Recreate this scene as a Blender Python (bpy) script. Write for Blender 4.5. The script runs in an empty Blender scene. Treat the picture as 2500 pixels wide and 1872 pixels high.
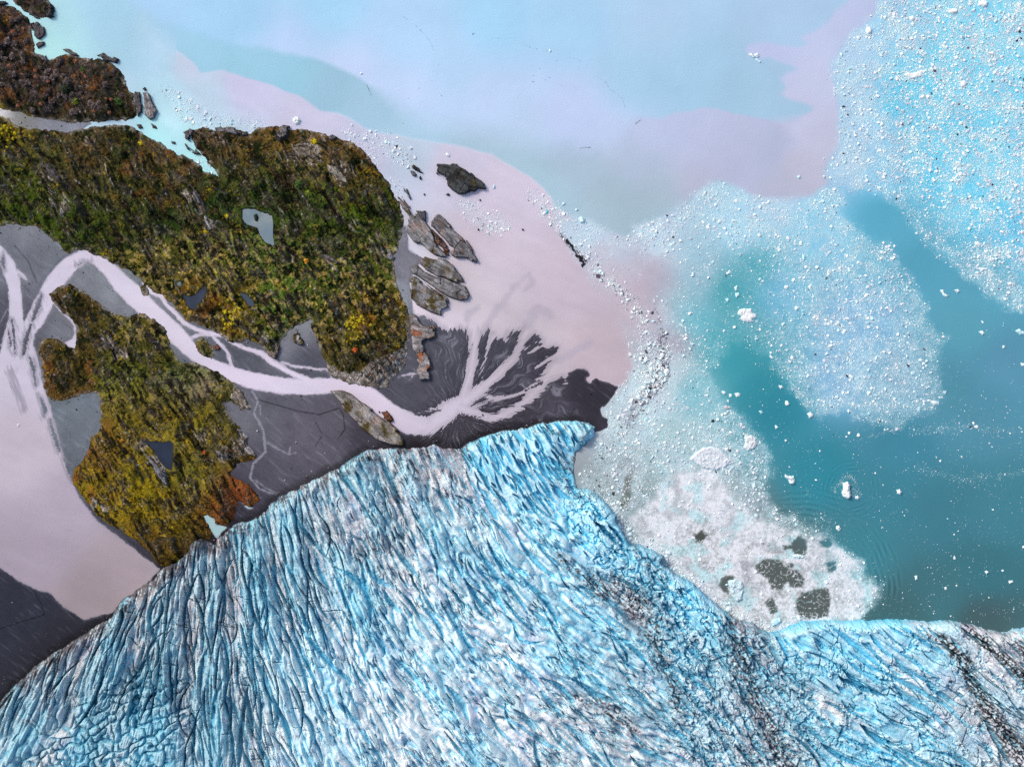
import bpy, math, time
import numpy as np
T0 = time.time()
F = np.float32
rng = np.random.default_rng(11)
sc = bpy.context.scene
COL = sc.collection

# ------------------------------------------------------------------ camera, world, sun, exposure
M = 0.4                                   # metres per traced map unit; map is 2500 x 1872 units = 1000 x 749 m
CAM_H = 1400.0
cam_d = bpy.data.cameras.new("camera"); cam = bpy.data.objects.new("camera", cam_d); COL.objects.link(cam)
cam.location = (0, 0, CAM_H); cam.rotation_euler = (0, 0, 0)
cam_d.sensor_fit = 'HORIZONTAL'; cam_d.sensor_width = 36.0; cam_d.lens = 36.0 * CAM_H / 1000.0
cam_d.clip_start = 10; cam_d.clip_end = 20000
sc.camera = cam
SUN_EL, SUN_AZ = math.radians(40), math.radians(-50)      # azimuth from north (+Y) towards east
world = bpy.data.worlds.new("World"); sc.world = world; world.use_nodes = True
wn = world.node_tree.nodes; wl = world.node_tree.links
sky = wn.new("ShaderNodeTexSky"); sky.sky_type = 'NISHITA'; sky.sun_disc = False
sky.sun_elevation = SUN_EL; sky.sun_rotation = SUN_AZ
sky.air_density = 1.0; sky.dust_density = 3.0; sky.ozone_density = 1.0
wl.new(sky.outputs[0], wn["Background"].inputs[0]); wn["Background"].inputs[1].default_value = 0.12
sd = bpy.data.lights.new("sun", 'SUN'); sun = bpy.data.objects.new("sun", sd); COL.objects.link(sun)
sd.energy = 1.5; sd.angle = math.radians(14); sd.color = (1.0, 0.96, 0.9)
from mathutils import Vector
dirv = Vector((math.cos(SUN_EL) * math.sin(SUN_AZ), math.cos(SUN_EL) * math.cos(SUN_AZ), math.sin(SUN_EL)))
sun.rotation_euler = dirv.to_track_quat('Z', 'Y').to_euler(); sun.location = (0, 0, 900)
sc.view_settings.view_transform = 'Standard'; sc.view_settings.look = 'None'
sc.view_settings.gamma = 1; sc.view_settings.exposure = 0.45
sc.render.engine = 'CYCLES'
sc.cycles.max_bounces = 4; sc.cycles.diffuse_bounces = 3; sc.cycles.glossy_bounces = 2
sc.cycles.use_adaptive_sampling = True; sc.cycles.adaptive_threshold = 0.012
sc.cycles.use_denoising = False
LFLAT = np.array([1.02, 1.06, 1.12], F)   # light on a flat white sheet at this exposure, used to turn seen colours into albedo

# ------------------------------------------------------------------ maths helpers
def lin(c):
    c = np.asarray(c, F) / 255.0
    return np.where(c <= 0.04045, c / 12.92, ((c + 0.055) / 1.055) ** 2.4).astype(F)
def alb(c, mx=0.93):
    return np.minimum(lin(c) / LFLAT, mx).astype(F)
def lerp(a, b, t): return a + (b - a) * t
def mixc(a, b, t): return a + (b - a) * t[..., None]
def ss(a, b, x):
    t = np.clip((x - a) / (b - a), 0, 1); return (t * t * (3 - 2 * t)).astype(F)
_perm = {}
def _tab(seed):
    if seed not in _perm:
        r = np.random.default_rng(1000 + seed)
        p = r.permutation(256).astype(np.int32); a = r.uniform(0, 2 * np.pi, 256)
        _perm[seed] = (p, np.cos(a).astype(F), np.sin(a).astype(F), r.random((256, 4)).astype(F))
    return _perm[seed]
def perlin(x, y, seed=0):
    p, gx, gy, _ = _tab(seed)
    x = np.asarray(x, F); y = np.asarray(y, F)
    xf = np.floor(x); yf = np.floor(y)
    xi = xf.astype(np.int32) & 255; yi = yf.astype(np.int32) & 255
    dx = x - xf; dy = y - yf
    u = dx * dx * dx * (dx * (dx * 6 - 15) + 10); v = dy * dy * dy * (dy * (dy * 6 - 15) + 10)
    x1 = (xi + 1) & 255; y1 = (yi + 1) & 255
    px0 = p[xi]; px1 = p[x1]
    def g(h, ax, ay): return gx[h] * ax + gy[h] * ay
    a = g(p[(px0 + yi) & 255], dx, dy); b = g(p[(px1 + yi) & 255], dx - 1, dy)
    c = g(p[(px0 + y1) & 255], dx, dy - 1); d = g(p[(px1 + y1) & 255], dx - 1, dy - 1)
    ab = a + u * (b - a); cd = c + u * (d - c)
    return ((ab + v * (cd - ab)) * 1.5).astype(F)
def fbm(x, y, s, seed=0, o=4, g=0.5):
    r = 0; a = 1.0; t = 0; f = 1.0 / s
    for k in range(o):
        r = r + a * perlin(x * f + 17.3 * k, y * f - 9.1 * k, seed + k); t += a; a *= g; f *= 2.03
    return (r / t * 1.3).astype(F)
def worley(x, y, seed=0):
    p, _, _, rt = _tab(seed)
    xf = np.floor(x); yf = np.floor(y); xi = xf.astype(np.int32); yi = yf.astype(np.int32)
    f1 = np.full(x.shape, 9, F); f2 = np.full(x.shape, 9, F); idr = np.zeros(x.shape, np.int32)
    cx = np.zeros(x.shape, F); cy = np.zeros(x.shape, F)
    for i in (-1, 0, 1):
        for j in (-1, 0, 1):
            h = p[(p[(xi + i) & 255] + yi + j) & 255]
            qx = xf + i + 0.12 + 0.76 * rt[h, 0] - x; qy = yf + j + 0.12 + 0.76 * rt[h, 1] - y
            d = np.sqrt(qx * qx + qy * qy).astype(F)
            n = d < f1
            f2 = np.where(n, f1, np.minimum(f2, d)); f1 = np.where(n, d, f1)
            idr = np.where(n, h, idr); cx = np.where(n, -qx, cx); cy = np.where(n, -qy, cy)
    r = rt[idr]
    return f1, (f2 - f1).astype(F), r, cx.astype(F), cy.astype(F)
class Ras:
    def __init__(s, x0, y0, x1, y1, st):
        s.xs = np.arange(x0, x1 + st * 0.5, st, dtype=F); s.ys = np.arange(y0, y1 + st * 0.5, st, dtype=F)
        s.x0, s.y0, s.st = x0, y0, st
        s.X, s.Y = np.meshgrid(s.xs, s.ys); s.X = s.X.astype(F); s.Y = s.Y.astype(F)
        s.shape = s.X.shape
def samp(ras, A, X, Y):
    fx = np.clip((X - ras.x0) / ras.st, 0, A.shape[1] - 1.001); fy = np.clip((Y - ras.y0) / ras.st, 0, A.shape[0] - 1.001)
    ix = fx.astype(np.int32); iy = fy.astype(np.int32); tx = (fx - ix).astype(F); ty = (fy - iy).astype(F)
    if A.ndim == 3: tx = tx[..., None]; ty = ty[..., None]
    a = A[iy, ix]; b = A[iy, ix + 1]; c = A[iy + 1, ix]; d = A[iy + 1, ix + 1]
    t = a + tx * (b - a); u = c + tx * (d - c)
    return t + ty * (u - t)
X0, Y0, X1, Y1 = -320, -320, 2820, 2200
CR = Ras(X0, Y0, X1, Y1, 4)
CC = Ras(X0, Y0, X1, Y1, 12)
def sdf_at(poly, X, Y):
    poly = np.asarray(poly, F); n = len(poly)
    d2 = np.full(X.shape, 1e9, F); ins = np.zeros(X.shape, bool)
    for i in range(n):
        ax, ay = poly[i]; bx, by = poly[(i + 1) % n]
        ex, ey = bx - ax, by - ay; L = ex * ex + ey * ey + 1e-6
        wx = X - ax; wy = Y - ay
        t = np.clip((wx * ex + wy * ey) / L, 0, 1)
        dx = wx - ex * t; dy = wy - ey * t
        d2 = np.minimum(d2, dx * dx + dy * dy)
        if ay != by:
            c = ((ay > Y) != (by > Y)) & (X < (bx - ax) * (Y - ay) / (by - ay) + ax)
            ins ^= c
    d = np.sqrt(d2)
    return np.where(ins, d, -d).astype(F)
def sdf(poly, mar=90, fill=None):
    """signed distance (positive inside) on the shared coarse map"""
    p = np.asarray(poly, F); out = np.full(CR.shape, -mar if fill is None else fill, F)
    i0 = max(0, int((p[:, 0].min() - mar - X0) / 4)); i1 = min(CR.shape[1], int((p[:, 0].max() + mar - X0) / 4) + 2)
    j0 = max(0, int((p[:, 1].min() - mar - Y0) / 4)); j1 = min(CR.shape[0], int((p[:, 1].max() + mar - Y0) / 4) + 2)
    if i1 > i0 and j1 > j0:
        out[j0:j1, i0:i1] = sdf_at(p, CR.X[j0:j1, i0:i1], CR.Y[j0:j1, i0:i1])
    return out
def stroke_at(pts, X, Y, mar=60):
    """signed distance of a polyline of (x, y, half width); positive inside"""
    out = np.full(X.shape, -mar, F)
    pts = np.asarray(pts, F)
    for i in range(len(pts) - 1):
        ax, ay, aw = pts[i]; bx, by, bw = pts[i + 1]
        w = max(aw, bw) + mar
        x0, x1 = min(ax, bx) - w, max(ax, bx) + w; y0, y1 = min(ay, by) - w, max(ay, by) + w
        ii = np.searchsorted(X[0], [x0, x1]); jj = np.searchsorted(Y[:, 0], [y0, y1])
        s = (slice(jj[0], jj[1]), slice(ii[0], ii[1]))
        if X[s].size == 0: continue
        ex, ey = bx - ax, by - ay; L = ex * ex + ey * ey + 1e-6
        t = np.clip(((X[s] - ax) * ex + (Y[s] - ay) * ey) / L, 0, 1)
        d = np.hypot(X[s] - ax - ex * t, Y[s] - ay - ey * t)
        out[s] = np.maximum(out[s], aw + (bw - aw) * t - d)
    return out
def stroke(pts, mar=60): return stroke_at(pts, CR.X, CR.Y, mar)
K = 1000 / 2208.0
def P(ox, oy, *pts): return [(ox + x * K, oy + y * K) for x, y in pts]
def P3(ox, oy, *pts): return [(ox + x * K, oy + y * K, w * K) for x, y, w in pts]
def Pz(*pts): return [(900 + x * 0.22645, 200 + y * 0.22645) for x, y in pts]
def idw(pts, ras=CC, s=40.0, pw=2.0):
    num = 0; den = 0
    for x, y, c in pts:
        w = 1.0 / ((ras.X - x) ** 2 + (ras.Y - y) ** 2 + s * s) ** pw
        w = w.astype(np.float64)
        num = num + (w[..., None] * np.asarray(c, np.float64)); den = den + w
    return (num / den[..., None]).astype(F)
def wx(x): return (x - 1250.0) * M
def wy(y): return (936.0 - y) * M

# ------------------------------------------------------------------ object helpers
def build(name, co, faces, mat, col=None, smooth=True, parent=None, attrs=None, link=True):
    """faces: (n,k) int array, or list of such arrays"""
    if not isinstance(faces, (list, tuple)): faces = [faces]
    me = bpy.data.meshes.new(name)
    me.vertices.add(len(co)); me.vertices.foreach_set("co", np.ascontiguousarray(co, F).ravel())
    li = np.concatenate([f.ravel() for f in faces]).astype(np.int32)
    tot = np.concatenate([np.full(len(f), f.shape[1], np.int32) for f in faces])
    st = np.concatenate([[0], np.cumsum(tot)[:-1]]).astype(np.int32)
    me.loops.add(len(li)); me.loops.foreach_set("vertex_index", li)
    me.polygons.add(len(tot)); me.polygons.foreach_set("loop_start", st)
    me.update(calc_edges=True); me.validate()
    me.polygons.foreach_set("use_smooth", np.full(len(me.polygons), smooth, bool))
    if col is not None:
        a = me.attributes.new("Col", 'FLOAT_COLOR', 'POINT')
        c = np.ones((len(co), 4), F); c[:, :3] = col; a.data.foreach_set("color", c.ravel())
    for k, v in (attrs or {}).items():
        a = me.attributes.new(k, 'FLOAT', 'POINT'); a.data.foreach_set("value", np.ascontiguousarray(v, F).ravel())
    me.materials.append(mat)
    if not link: return me
    o = bpy.data.objects.new(name, me); COL.objects.link(o)
    if parent: o.parent = parent
    return o
def sheet(name, ras, Z, mask, mat, col, smooth=True, attrs=None, link=True):
    """a height-field sheet of the faces of a raster where mask (per face) is set"""
    h, w = ras.shape
    idx = np.arange(h * w, dtype=np.int32).reshape(h, w)
    q = np.stack([idx[1:, :-1], idx[1:, 1:], idx[:-1, 1:], idx[:-1, :-1]], -1)[mask]
    used, inv = np.unique(q, return_inverse=True)
    co = np.stack([wx(ras.X.ravel()[used]), wy(ras.Y.ravel()[used]), Z.ravel()[used]], -1)
    c = col.reshape(-1, 3)[used] if col is not None else None
    at = {k: v.ravel()[used] for k, v in (attrs or {}).items()}
    return build(name, co, inv.reshape(-1, 4).astype(np.int32), mat, c, smooth, None, at, link)
def fmask(m):
    return m[1:, 1:] | m[:-1, 1:] | m[1:, :-1] | m[:-1, :-1]
def tag(o, label=None, cat=None, group=None, kind=None):
    for k, v in (("label", label), ("category", cat), ("group", group), ("kind", kind)):
        if v: o[k] = v
    return o

# ------------------------------------------------------------------ materials
def material(name, rough=0.8, spec=0.3, noise=(), bump=None, sss=None, ior=None):
    """vertex colour times procedural noise layers; noise = [(scale, amount, detail)], bump = [(scale, strength, distance)]"""
    m = bpy.data.materials.new(name); m.use_nodes = True
    n = m.node_tree.nodes; l = m.node_tree.links; b = n["Principled BSDF"]
    b.inputs["Roughness"].default_value = rough; b.inputs["Specular IOR Level"].default_value = spec
    if ior: b.inputs["IOR"].default_value = ior
    at = n.new("ShaderNodeAttribute"); at.attribute_name = "Col"
    c = at.outputs["Color"]
    tc = n.new("ShaderNodeTexCoord")
    for s, a, d in noise:
        t = n.new("ShaderNodeTexNoise"); t.inputs["Scale"].default_value = s; t.inputs["Detail"].default_value = d
        l.new(tc.outputs["Object"], t.inputs["Vector"])
        r = n.new("ShaderNodeMapRange"); r.inputs[1].default_value = 0.25; r.inputs[2].default_value = 0.75
        r.inputs[3].default_value = 1 - a; r.inputs[4].default_value = 1 + a; l.new(t.outputs[0], r.inputs[0])
        mx = n.new("ShaderNodeVectorMath"); mx.operation = 'SCALE'
        l.new(c, mx.inputs[0]); l.new(r.outputs[0], mx.inputs["Scale"]); c = mx.outputs[0]
    l.new(c, b.inputs["Base Color"])
    prev = None
    for s, st, di in bump or ():
        t = n.new("ShaderNodeTexNoise"); t.inputs["Scale"].default_value = s; t.inputs["Detail"].default_value = 5
        l.new(tc.outputs["Object"], t.inputs["Vector"])
        bp = n.new("ShaderNodeBump"); bp.inputs["Strength"].default_value = st; bp.inputs["Distance"].default_value = di
        l.new(t.outputs[0], bp.inputs["Height"])
        if prev: l.new(prev, bp.inputs["Normal"])
        prev = bp.outputs[0]
    if prev: l.new(prev, b.inputs["Normal"])
    return m
M_water = material("silty_water", 0.25, 0.4, [(0.02, 0.015, 3)], [(0.12, 0.25, 0.5)], ior=1.33)
M_sand = material("wet_silt", 0.85, 0.12, [(0.5, 0.12, 6)], [(0.6, 0.4, 0.3)])
M_hill = material("heath", 0.95, 0.1, [(0.7, 0.35, 6), (0.15, 0.2, 4)], [(0.5, 0.8, 1.6)])
M_rock = material("gneiss", 0.85, 0.25, [(0.8, 0.22, 7), (0.2, 0.12, 4)], [(0.7, 0.6, 0.7)])
M_ice = material("glacier_ice", 0.5, 0.4, [(0.5, 0.04, 6)], [(0.6, 0.3, 0.5)])
M_berg = material("berg_ice", 0.45, 0.4, [(1.0, 0.05, 5)], [(1.0, 0.4, 0.4)])
M_leaf = material("shrub_leaves", 0.8, 0.2, [(1.5, 0.3, 4)])

# ------------------------------------------------------------------ traced outlines (map units)
GLACIER = ([(-900, 1772)] + P(0, 1122, (-120, 1390), (0, 1300), (60, 1230), (130, 1170), (200, 1100), (300, 1030), (380, 980), (450, 940), (530, 880),
    (600, 850), (630, 790), (680, 740), (760, 690), (830, 640), (870, 585), (950, 545), (1010, 490), (1030, 440), (1090, 410), (1150, 455), (1175, 420),
    (1220, 380), (1260, 340), (1330, 330), (1400, 300), (1450, 250), (1500, 200), (1560, 170), (1620, 140), (1700, 100), (1780, 60), (1860, 20))
    + P(700, 500, (300, 1400), (370, 1350), (430, 1318), (520, 1305), (620, 1310), (720, 1300), (800, 1290), (850, 1305), (930, 1305), (1000, 1270),
    (1100, 1230), (1200, 1205), (1300, 1195), (1380, 1170), (1480, 1160), (1560, 1160), (1620, 1175), (1660, 1195), (1650, 1250), (1600, 1300),
    (1560, 1340), (1545, 1400), (1550, 1470), (1570, 1530))
    + P(700, 1122, (1620, 155), (1680, 190), (1720, 240), (1770, 300), (1770, 340), (1800, 380), (1830, 430), (1840, 460), (1900, 460), (1980, 490),
    (2030, 520), (2010, 550), (2060, 590), (2120, 630), (2160, 650))
    + P(1500, 1122, (450, 690), (500, 740), (560, 790), (620, 830), (680, 870), (740, 880), (790, 920), (830, 935), (900, 920), (960, 890), (1000, 870),
    (1100, 865), (1200, 870), (1400, 865), (1500, 860), (1600, 865), (1700, 875), (1790, 865), (1900, 885), (2000, 910), (2100, 935), (2150, 915),
    (2208, 905), (2500, 880)) + [(3400, 1500), (3400, 2700), (-900, 2700)])
HILL_A = P(0, 0, (-900, 30), (0, 30), (60, 40), (110, 60), (150, 95), (165, 150), (175, 210), (190, 250), (185, 285), (215, 300), (260, 330), (290, 320),
    (340, 300), (400, 295), (450, 315), (520, 320), (580, 330), (630, 365), (665, 400), (680, 450), (690, 490), (715, 510), (730, 560), (735, 620),
    (720, 640), (640, 650), (560, 655), (480, 655), (400, 660), (330, 655), (250, 645), (180, 635), (110, 610), (60, 600), (0, 585), (-900, 585))
HILL_B = (P(0, 0, (-900, 640), (0, 630), (40, 640), (90, 680), (150, 690), (230, 700), (300, 705), (370, 715), (440, 700), (500, 690), (560, 680), (640, 675),
    (700, 680), (760, 715), (800, 745), (860, 770), (900, 795), (960, 830), (1010, 850), (1060, 880), (1100, 920), (1150, 945), (1185, 960), (1160, 910),
    (1110, 860), (1080, 820), (1060, 790), (1035, 740), (1040, 700), (1080, 690), (1120, 695), (1160, 710), (1190, 690), (1240, 695), (1290, 705),
    (1350, 725), (1380, 700), (1420, 685), (1480, 685), (1540, 690), (1570, 715), (1600, 700), (1680, 705), (1750, 725), (1780, 745), (1830, 750),
    (1890, 770), (1940, 800), (1980, 840), (2020, 890), (2060, 940), (2090, 980), (2110, 1020), (2130, 1060), (2150, 1110))
    + P(700, 500, (630, 60), (628, 110), (612, 180), (600, 230), (572, 290), (580, 350), (590, 400), (600, 450), (620, 500), (650, 540), (660, 600), (660, 700),
    (655, 800), (620, 900), (560, 930), (545, 985), (440, 980), (330, 960), (250, 930), (215, 860), (170, 750), (140, 680), (125, 610))
    + P(0, 500, (1665, 620), (1600, 650), (1550, 690), (1510, 740), (1500, 800), (1490, 830), (1430, 790), (1415, 760), (1340, 720), (1300, 740), (1240, 740),
    (1200, 705), (1165, 685), (1110, 660), (1060, 645), (1000, 612), (960, 570), (930, 530), (900, 510), (870, 480), (830, 465), (800, 440), (770, 415),
    (740, 385), (680, 345), (600, 305), (560, 287), (500, 262), (450, 237), (400, 245), (370, 270), (350, 255), (320, 220), (270, 170), (230, 140), (190, 115),
    (150, 118), (100, 108), (60, 105), (0, 115), (-900, 115)))
HILL_C = (P(0, 500, (272, 485), (300, 455), (340, 440), (380, 430), (430, 455), (480, 490), (530, 520), (560, 550), (600, 580), (650, 598), (700, 605), (730, 585),
    (780, 592), (830, 622), (870, 652), (900, 682), (900, 720), (930, 780), (960, 830), (975, 855), (1060, 852), (1130, 882), (1180, 905), (1220, 942),
    (1260, 965), (1300, 1000), (1330, 1050), (1355, 1100), (1300, 1105), (1288, 1078), (1242, 1062), (1206, 1074), (1222, 1112), (1250, 1150), (1290, 1200), (1310, 1260),
    (1350, 1330), (1380, 1370), (1350, 1380), (1270, 1395), (1270, 1420), (1235, 1450), (1280, 1480), (1340, 1505))
    + P(0, 1122, (1390, 190), (1395, 230), (1350, 262), (1310, 235), (1290, 208), (1275, 260), (1255, 325), (1215, 355), (1165, 345), (1150, 310), (1095, 290),
    (1120, 350), (1150, 400), (1140, 430), (1090, 430), (1040, 470), (1010, 510), (950, 560), (900, 580), (850, 560), (820, 520), (780, 470), (740, 440),
    (690, 410), (650, 380), (600, 350), (560, 330), (520, 300), (490, 250), (450, 210), (410, 150), (390, 110))
    + P(0, 500, (390, 1460), (400, 1430), (450, 1370), (480, 1310), (490, 1260), (530, 1220), (545, 1150), (545, 1080), (538, 1030), (490, 1010), (430, 1020),
    (400, 1040), (330, 1060), (275, 1060), (240, 1000), (235, 900), (212, 800), (207, 770), (235, 720), (300, 720), (340, 740), (380, 775), (410, 780),
    (415, 700), (410, 640), (370, 600), (320, 560), (290, 520)))
ISLET_NW = P(0, 0, (70, 0), (100, 30), (150, 65), (200, 90), (250, 97), (290, 85), (297, 60), (275, 20), (255, -5), (200, -40), (100, -40))
RIVER_ISLE = P(0, 500, (1050, 740), (1080, 720), (1110, 725), (1150, 770), (1160, 810), (1140, 830), (1090, 810), (1060, 780))
RIVER_ISLET = P(0, 500, (750, 440), (775, 430), (800, 455), (800, 485), (780, 490), (755, 465))
# flat silt ground that the rivers cut through; the delta front is its eastern edge
FLAT = (P(0, 0, (-900, 500), (150, 560), (420, 630), (505, 668), (460, 695), (300, 760), (100, 900), (100, 1000))
    + P(0, 500, (700, 300), (1400, 500), (1600, 500)) + P(700, 500, (300, 300), (600, 200), (615, 130), (640, 110), (660, 240), (735, 300), (700, 340), (662, 420), (672, 540),
    (690, 590), (750, 605), (800, 625), (830, 660), (870, 676), (930, 671), (1000, 668), (1060, 700), (1085, 672), (1110, 700), (1150, 730), (1185, 722), (1200, 690),
    (1250, 672), (1285, 668), (1300, 715), (1340, 698), (1370, 712), (1388, 745), (1330, 792), (1390, 778), (1440, 758), (1472, 770), (1440, 812), (1370, 850),
    (1345, 880), (1400, 852), (1460, 836), (1470, 850), (1410, 885), (1400, 955), (1450, 938), (1490, 925), (1508, 960), (1518, 918), (1560, 888), (1610, 882), (1636, 912),
    (1608, 948), (1640, 958), (1665, 925), (1687, 945), (1740, 958), (1782, 975), (1772, 1015), (1722, 1080), (1695, 1105), (1705, 1145), (1735, 1155), (1730, 1200),
    (1500, 1300), (900, 1500), (0, 1700)) + [(700, 1500), (300, 2000), (-900, 2000)])
RIVER_S = [  # strokes: x, y, half width
    P3(0, 500, (120, 760, 60), (150, 680, 40), (190, 620, 48), (240, 520, 52), (300, 410, 50), (370, 328, 46), (450, 278, 38), (520, 290, 34), (590, 350, 40), (660, 430, 52),
       (730, 495, 58), (800, 565, 52), (870, 625, 50), (950, 700, 50), (1010, 765, 44), (1060, 812, 36), (1150, 862, 32), (1250, 912, 40), (1350, 945, 46), (1500, 972, 45),
       (1650, 985, 42), (1790, 972, 42), (1900, 990, 46), (2000, 1040, 52), (2100, 1120, 52), (2208, 1180, 58), (2280, 1185, 55)),
    P3(700, 500, (700, 1185, 55), (770, 1195, 45), (870, 1110, 58), (930, 1060, 45)),
    P3(700, 500, (930, 1080, 35), (960, 1010, 32), (985, 930, 32), (1003, 850, 36), (1012, 760, 30), (1015, 690, 44), (1005, 620, 70)),
    P3(700, 500, (960, 1060, 50), (1060, 985, 42), (1150, 902, 36), (1220, 830, 28), (1258, 765, 24), (1290, 690, 34), (1310, 620, 50)),
    P3(700, 500, (930, 1090, 45), (1020, 1120, 26), (1100, 1152, 24), (1180, 1128, 30), (1260, 1080, 28), (1340, 1010, 34), (1390, 950, 34), (1440, 880, 45), (1520, 800, 60)),
    P3(700, 500, (1050, 1020, 10), (1100, 1045, 13), (1150, 1045, 12), (1230, 1025, 12), (1310, 990, 15), (1350, 945, 15), (1420, 880, 24)),
    P3(700, 500, (980, 1100, 10), (1050, 1075, 8), (1120, 1050, 7)),
    P3(700, 500, (900, 1080, 30), (840, 1097, 14), (760, 1110, 7), (690, 1130, 1)),
    P3(700, 500, (1120, 700, 26), (1085, 770, 8), (1062, 850, 6), (1040, 930, 8)),
    P3(700, 500, (1180, 730, 10), (1192, 690, 18)),
    P3(700, 500, (1280, 780, 6), (1330, 745, 6), (1380, 735, 14)), P3(700, 500, (1300, 800, 5), (1360, 770, 9), (1420, 745, 14)), P3(700, 500, (1330, 880, 5), (1390, 850, 10), (1450, 815, 14)),
    P3(0, 500, (-60, 180, 20), (0, 255, 30), (45, 330, 38), (75, 420, 36), (85, 520, 34), (85, 620, 42), (70, 760, 60), (60, 860, 80)),
    P3(0, 500, (95, 360, 10), (125, 380, 8), (148, 415, 3)),
    P3(0, 500, (770, 415, 8), (815, 470, 16), (870, 490, 14), (890, 530, 12), (940, 580, 12), (990, 635, 12), (1060, 672, 12), (1120, 690, 13), (1165, 695, 14), (1200, 705, 10),
       (1260, 748, 9), (1330, 775, 11), (1410, 800, 15), (1470, 850, 17), (1540, 890, 14), (1610, 925, 16), (1680, 950, 16), (1800, 950, 20)),
    P3(0, 500, (1040, 712, 10), (1080, 700, 8), (1140, 702, 10), (1165, 730, 10), (1200, 765, 9), (1230, 800, 9), (1245, 860, 10), (1260, 890, 12)),
    P3(0, 500, (1520, 850, 6), (1600, 872, 7), (1700, 883, 7), (1770, 890, 4)),
    P3(0, 500, (1770, 895, 3), (1790, 935, 4)),
    P3(0, 500, (290, 520, 4), (320, 570, 4), (370, 610, 6), (400, 640, 7), (408, 690, 6), (400, 740, 18), (405, 770, 5)),
    P3(700, 500, (660, 940, 2), (700, 905, 4), (600, 925, 3)),
]
RIVER_P = [P(0, 500, (0, 760), (130, 620), (180, 760), (205, 830), (225, 950), (260, 1060), (300, 1180), (325, 1300), (360, 1400), (395, 1500), (430, 1580), (520, 1700), (640, 1790), (860, 1960),
             (760, 2080), (600, 2200), (450, 2235), (330, 2155), (260, 2085), (200, 2075), (100, 2025), (0, 1955), (-900, 1700), (-900, 900), (0, 830), (25, 740))]
BARS = [P3(0, 500, (222, 485, 8), (200, 560, 15), (175, 620, 7)), P3(0, 500, (165, 650, 8), (140, 730, 14), (122, 810, 5)), P3(0, 500, (160, 820, 3), (178, 880, 12), (192, 970, 6)),
        P3(0, 500, (215, 1030, 4), (242, 1105, 15), (235, 1140, 4)), P3(0, 500, (270, 1160, 4), (290, 1240, 13), (318, 1320, 8)), P3(0, 500, (345, 1360, 4), (370, 1420, 14), (388, 1480, 5)),
        P3(0, 500, (64, 620, 4), (75, 700, 7), (80, 800, 4)), P3(0, 500, (45, 680, 2), (60, 760, 5)), P3(0, 500, (200, 440, 3), (240, 385, 4)), 
        P3(0, 500, (400, 328, 2), (440, 316, 4), (480, 310, 2)), P3(700, 500, (1010, 940, 5), (1030, 880, 8), (1045, 850, 3)), P3(700, 500, (1290, 1000, 3), (1370, 962, 8), (1390, 950, 3)),
        P3(700, 500, (1040, 1110, 3), (1060, 1135, 8)), P3(700, 500, (905, 1180, 5), (930, 1140, 4), (960, 1130, 4), (1020, 1165, 16), (1060, 1175, 6)), P3(700, 500, (700, 1130, 10), (760, 1125, 14), (830, 1105, 5)),
        P3(0, 500, (20, 260, 2), (15, 310, 12), (25, 350, 4))]
PONDS = {
    "lake": P(0, 0, (1315, 1135), (1345, 1130), (1380, 1135), (1420, 1150), (1450, 1160), (1475, 1170), (1478, 1230), (1482, 1332), (1440, 1310), (1410, 1270), (1390, 1230), (1340, 1215), (1315, 1190)),
    "star": P(0, 500, (990, 485), (1030, 500), (1060, 490), (1122, 432), (1110, 500), (1080, 535), (1050, 568), (1020, 545)),
    "tri": P(0, 500, (790, 1270), (830, 1275), (870, 1280), (920, 1275), (942, 1290), (935, 1425), (900, 1410), (870, 1370), (840, 1320)),
    "sliver": P(0, 500, (1300, 475), (1330, 480), (1370, 520), (1380, 555), (1350, 545), (1320, 510)),
    "tiny": P(0, 500, (962, 420), (985, 415), (990, 435), (970, 440)),
}
print("traced", time.time() - T0)
glac_s = sdf(GLACIER, 400)
hillA = sdf(HILL_A, 60); hillB = sdf(HILL_B, 60); hillC = sdf(HILL_C, 60)
hill_s = np.maximum.reduce([hillA, hillB, hillC, sdf(ISLET_NW, 40), sdf(RIVER_ISLE, 30), sdf(RIVER_ISLET, 30)])
flat_s = sdf(FLAT, 60)
riv_s = np.maximum.reduce([stroke([(a, b, c * (0.8 if a > 1100 else 1)) for a, b, c in s]) for s in RIVER_S] + [sdf(p, 60) for p in RIVER_P])
pond_s = np.maximum.reduce([sdf(p, 40) for p in PONDS.values()])
print("sdf", time.time() - T0)

# ------------------------------------------------------------------ terrain: silt flats
LR = Ras(-320, 150, 1720, 1760, 1.6)
X, Y = LR.X, LR.Y
w1 = 5 * fbm(X, Y, 28, 3, 3); w2 = 5 * fbm(X + 500, Y, 28, 6, 3)
Xw, Yw = X + w1, Y + w2
fl = samp(CR, flat_s, Xw, Yw); rv = samp(CR, riv_s, X + 0.5 * w1, Y + 0.5 * w2)
APEX = (1112, 1008)
th = np.arctan2(Y - APEX[1], X - APEX[0]); rr = np.hypot(X - APEX[0], Y - APEX[1])
delta = ss(1000, 1060, X) * ss(330, 260, rr) * ss(1120, 1080, Y)
comb = perlin(th * 22 + 40, rr / 70, 12) + 0.9 * perlin(th * 48 + 40, rr / 46, 13) + 0.8 * perlin(th * 100 + 40, rr / 40, 11)
g = np.minimum(fl + 8 * comb * delta, -rv + 5.5 * comb * delta + 1.5 * perlin(X / 9, Y / 9, 14))
bars = np.maximum.reduce([stroke_at(b, X, Y, 20) for b in BARS])
bars = bars + 4 * perlin((X + Y * 0.5) / 9, (Y - X * 0.5) / 4, 15)
g = np.maximum(g, np.where(fl > 5, bars, -50))
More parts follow.
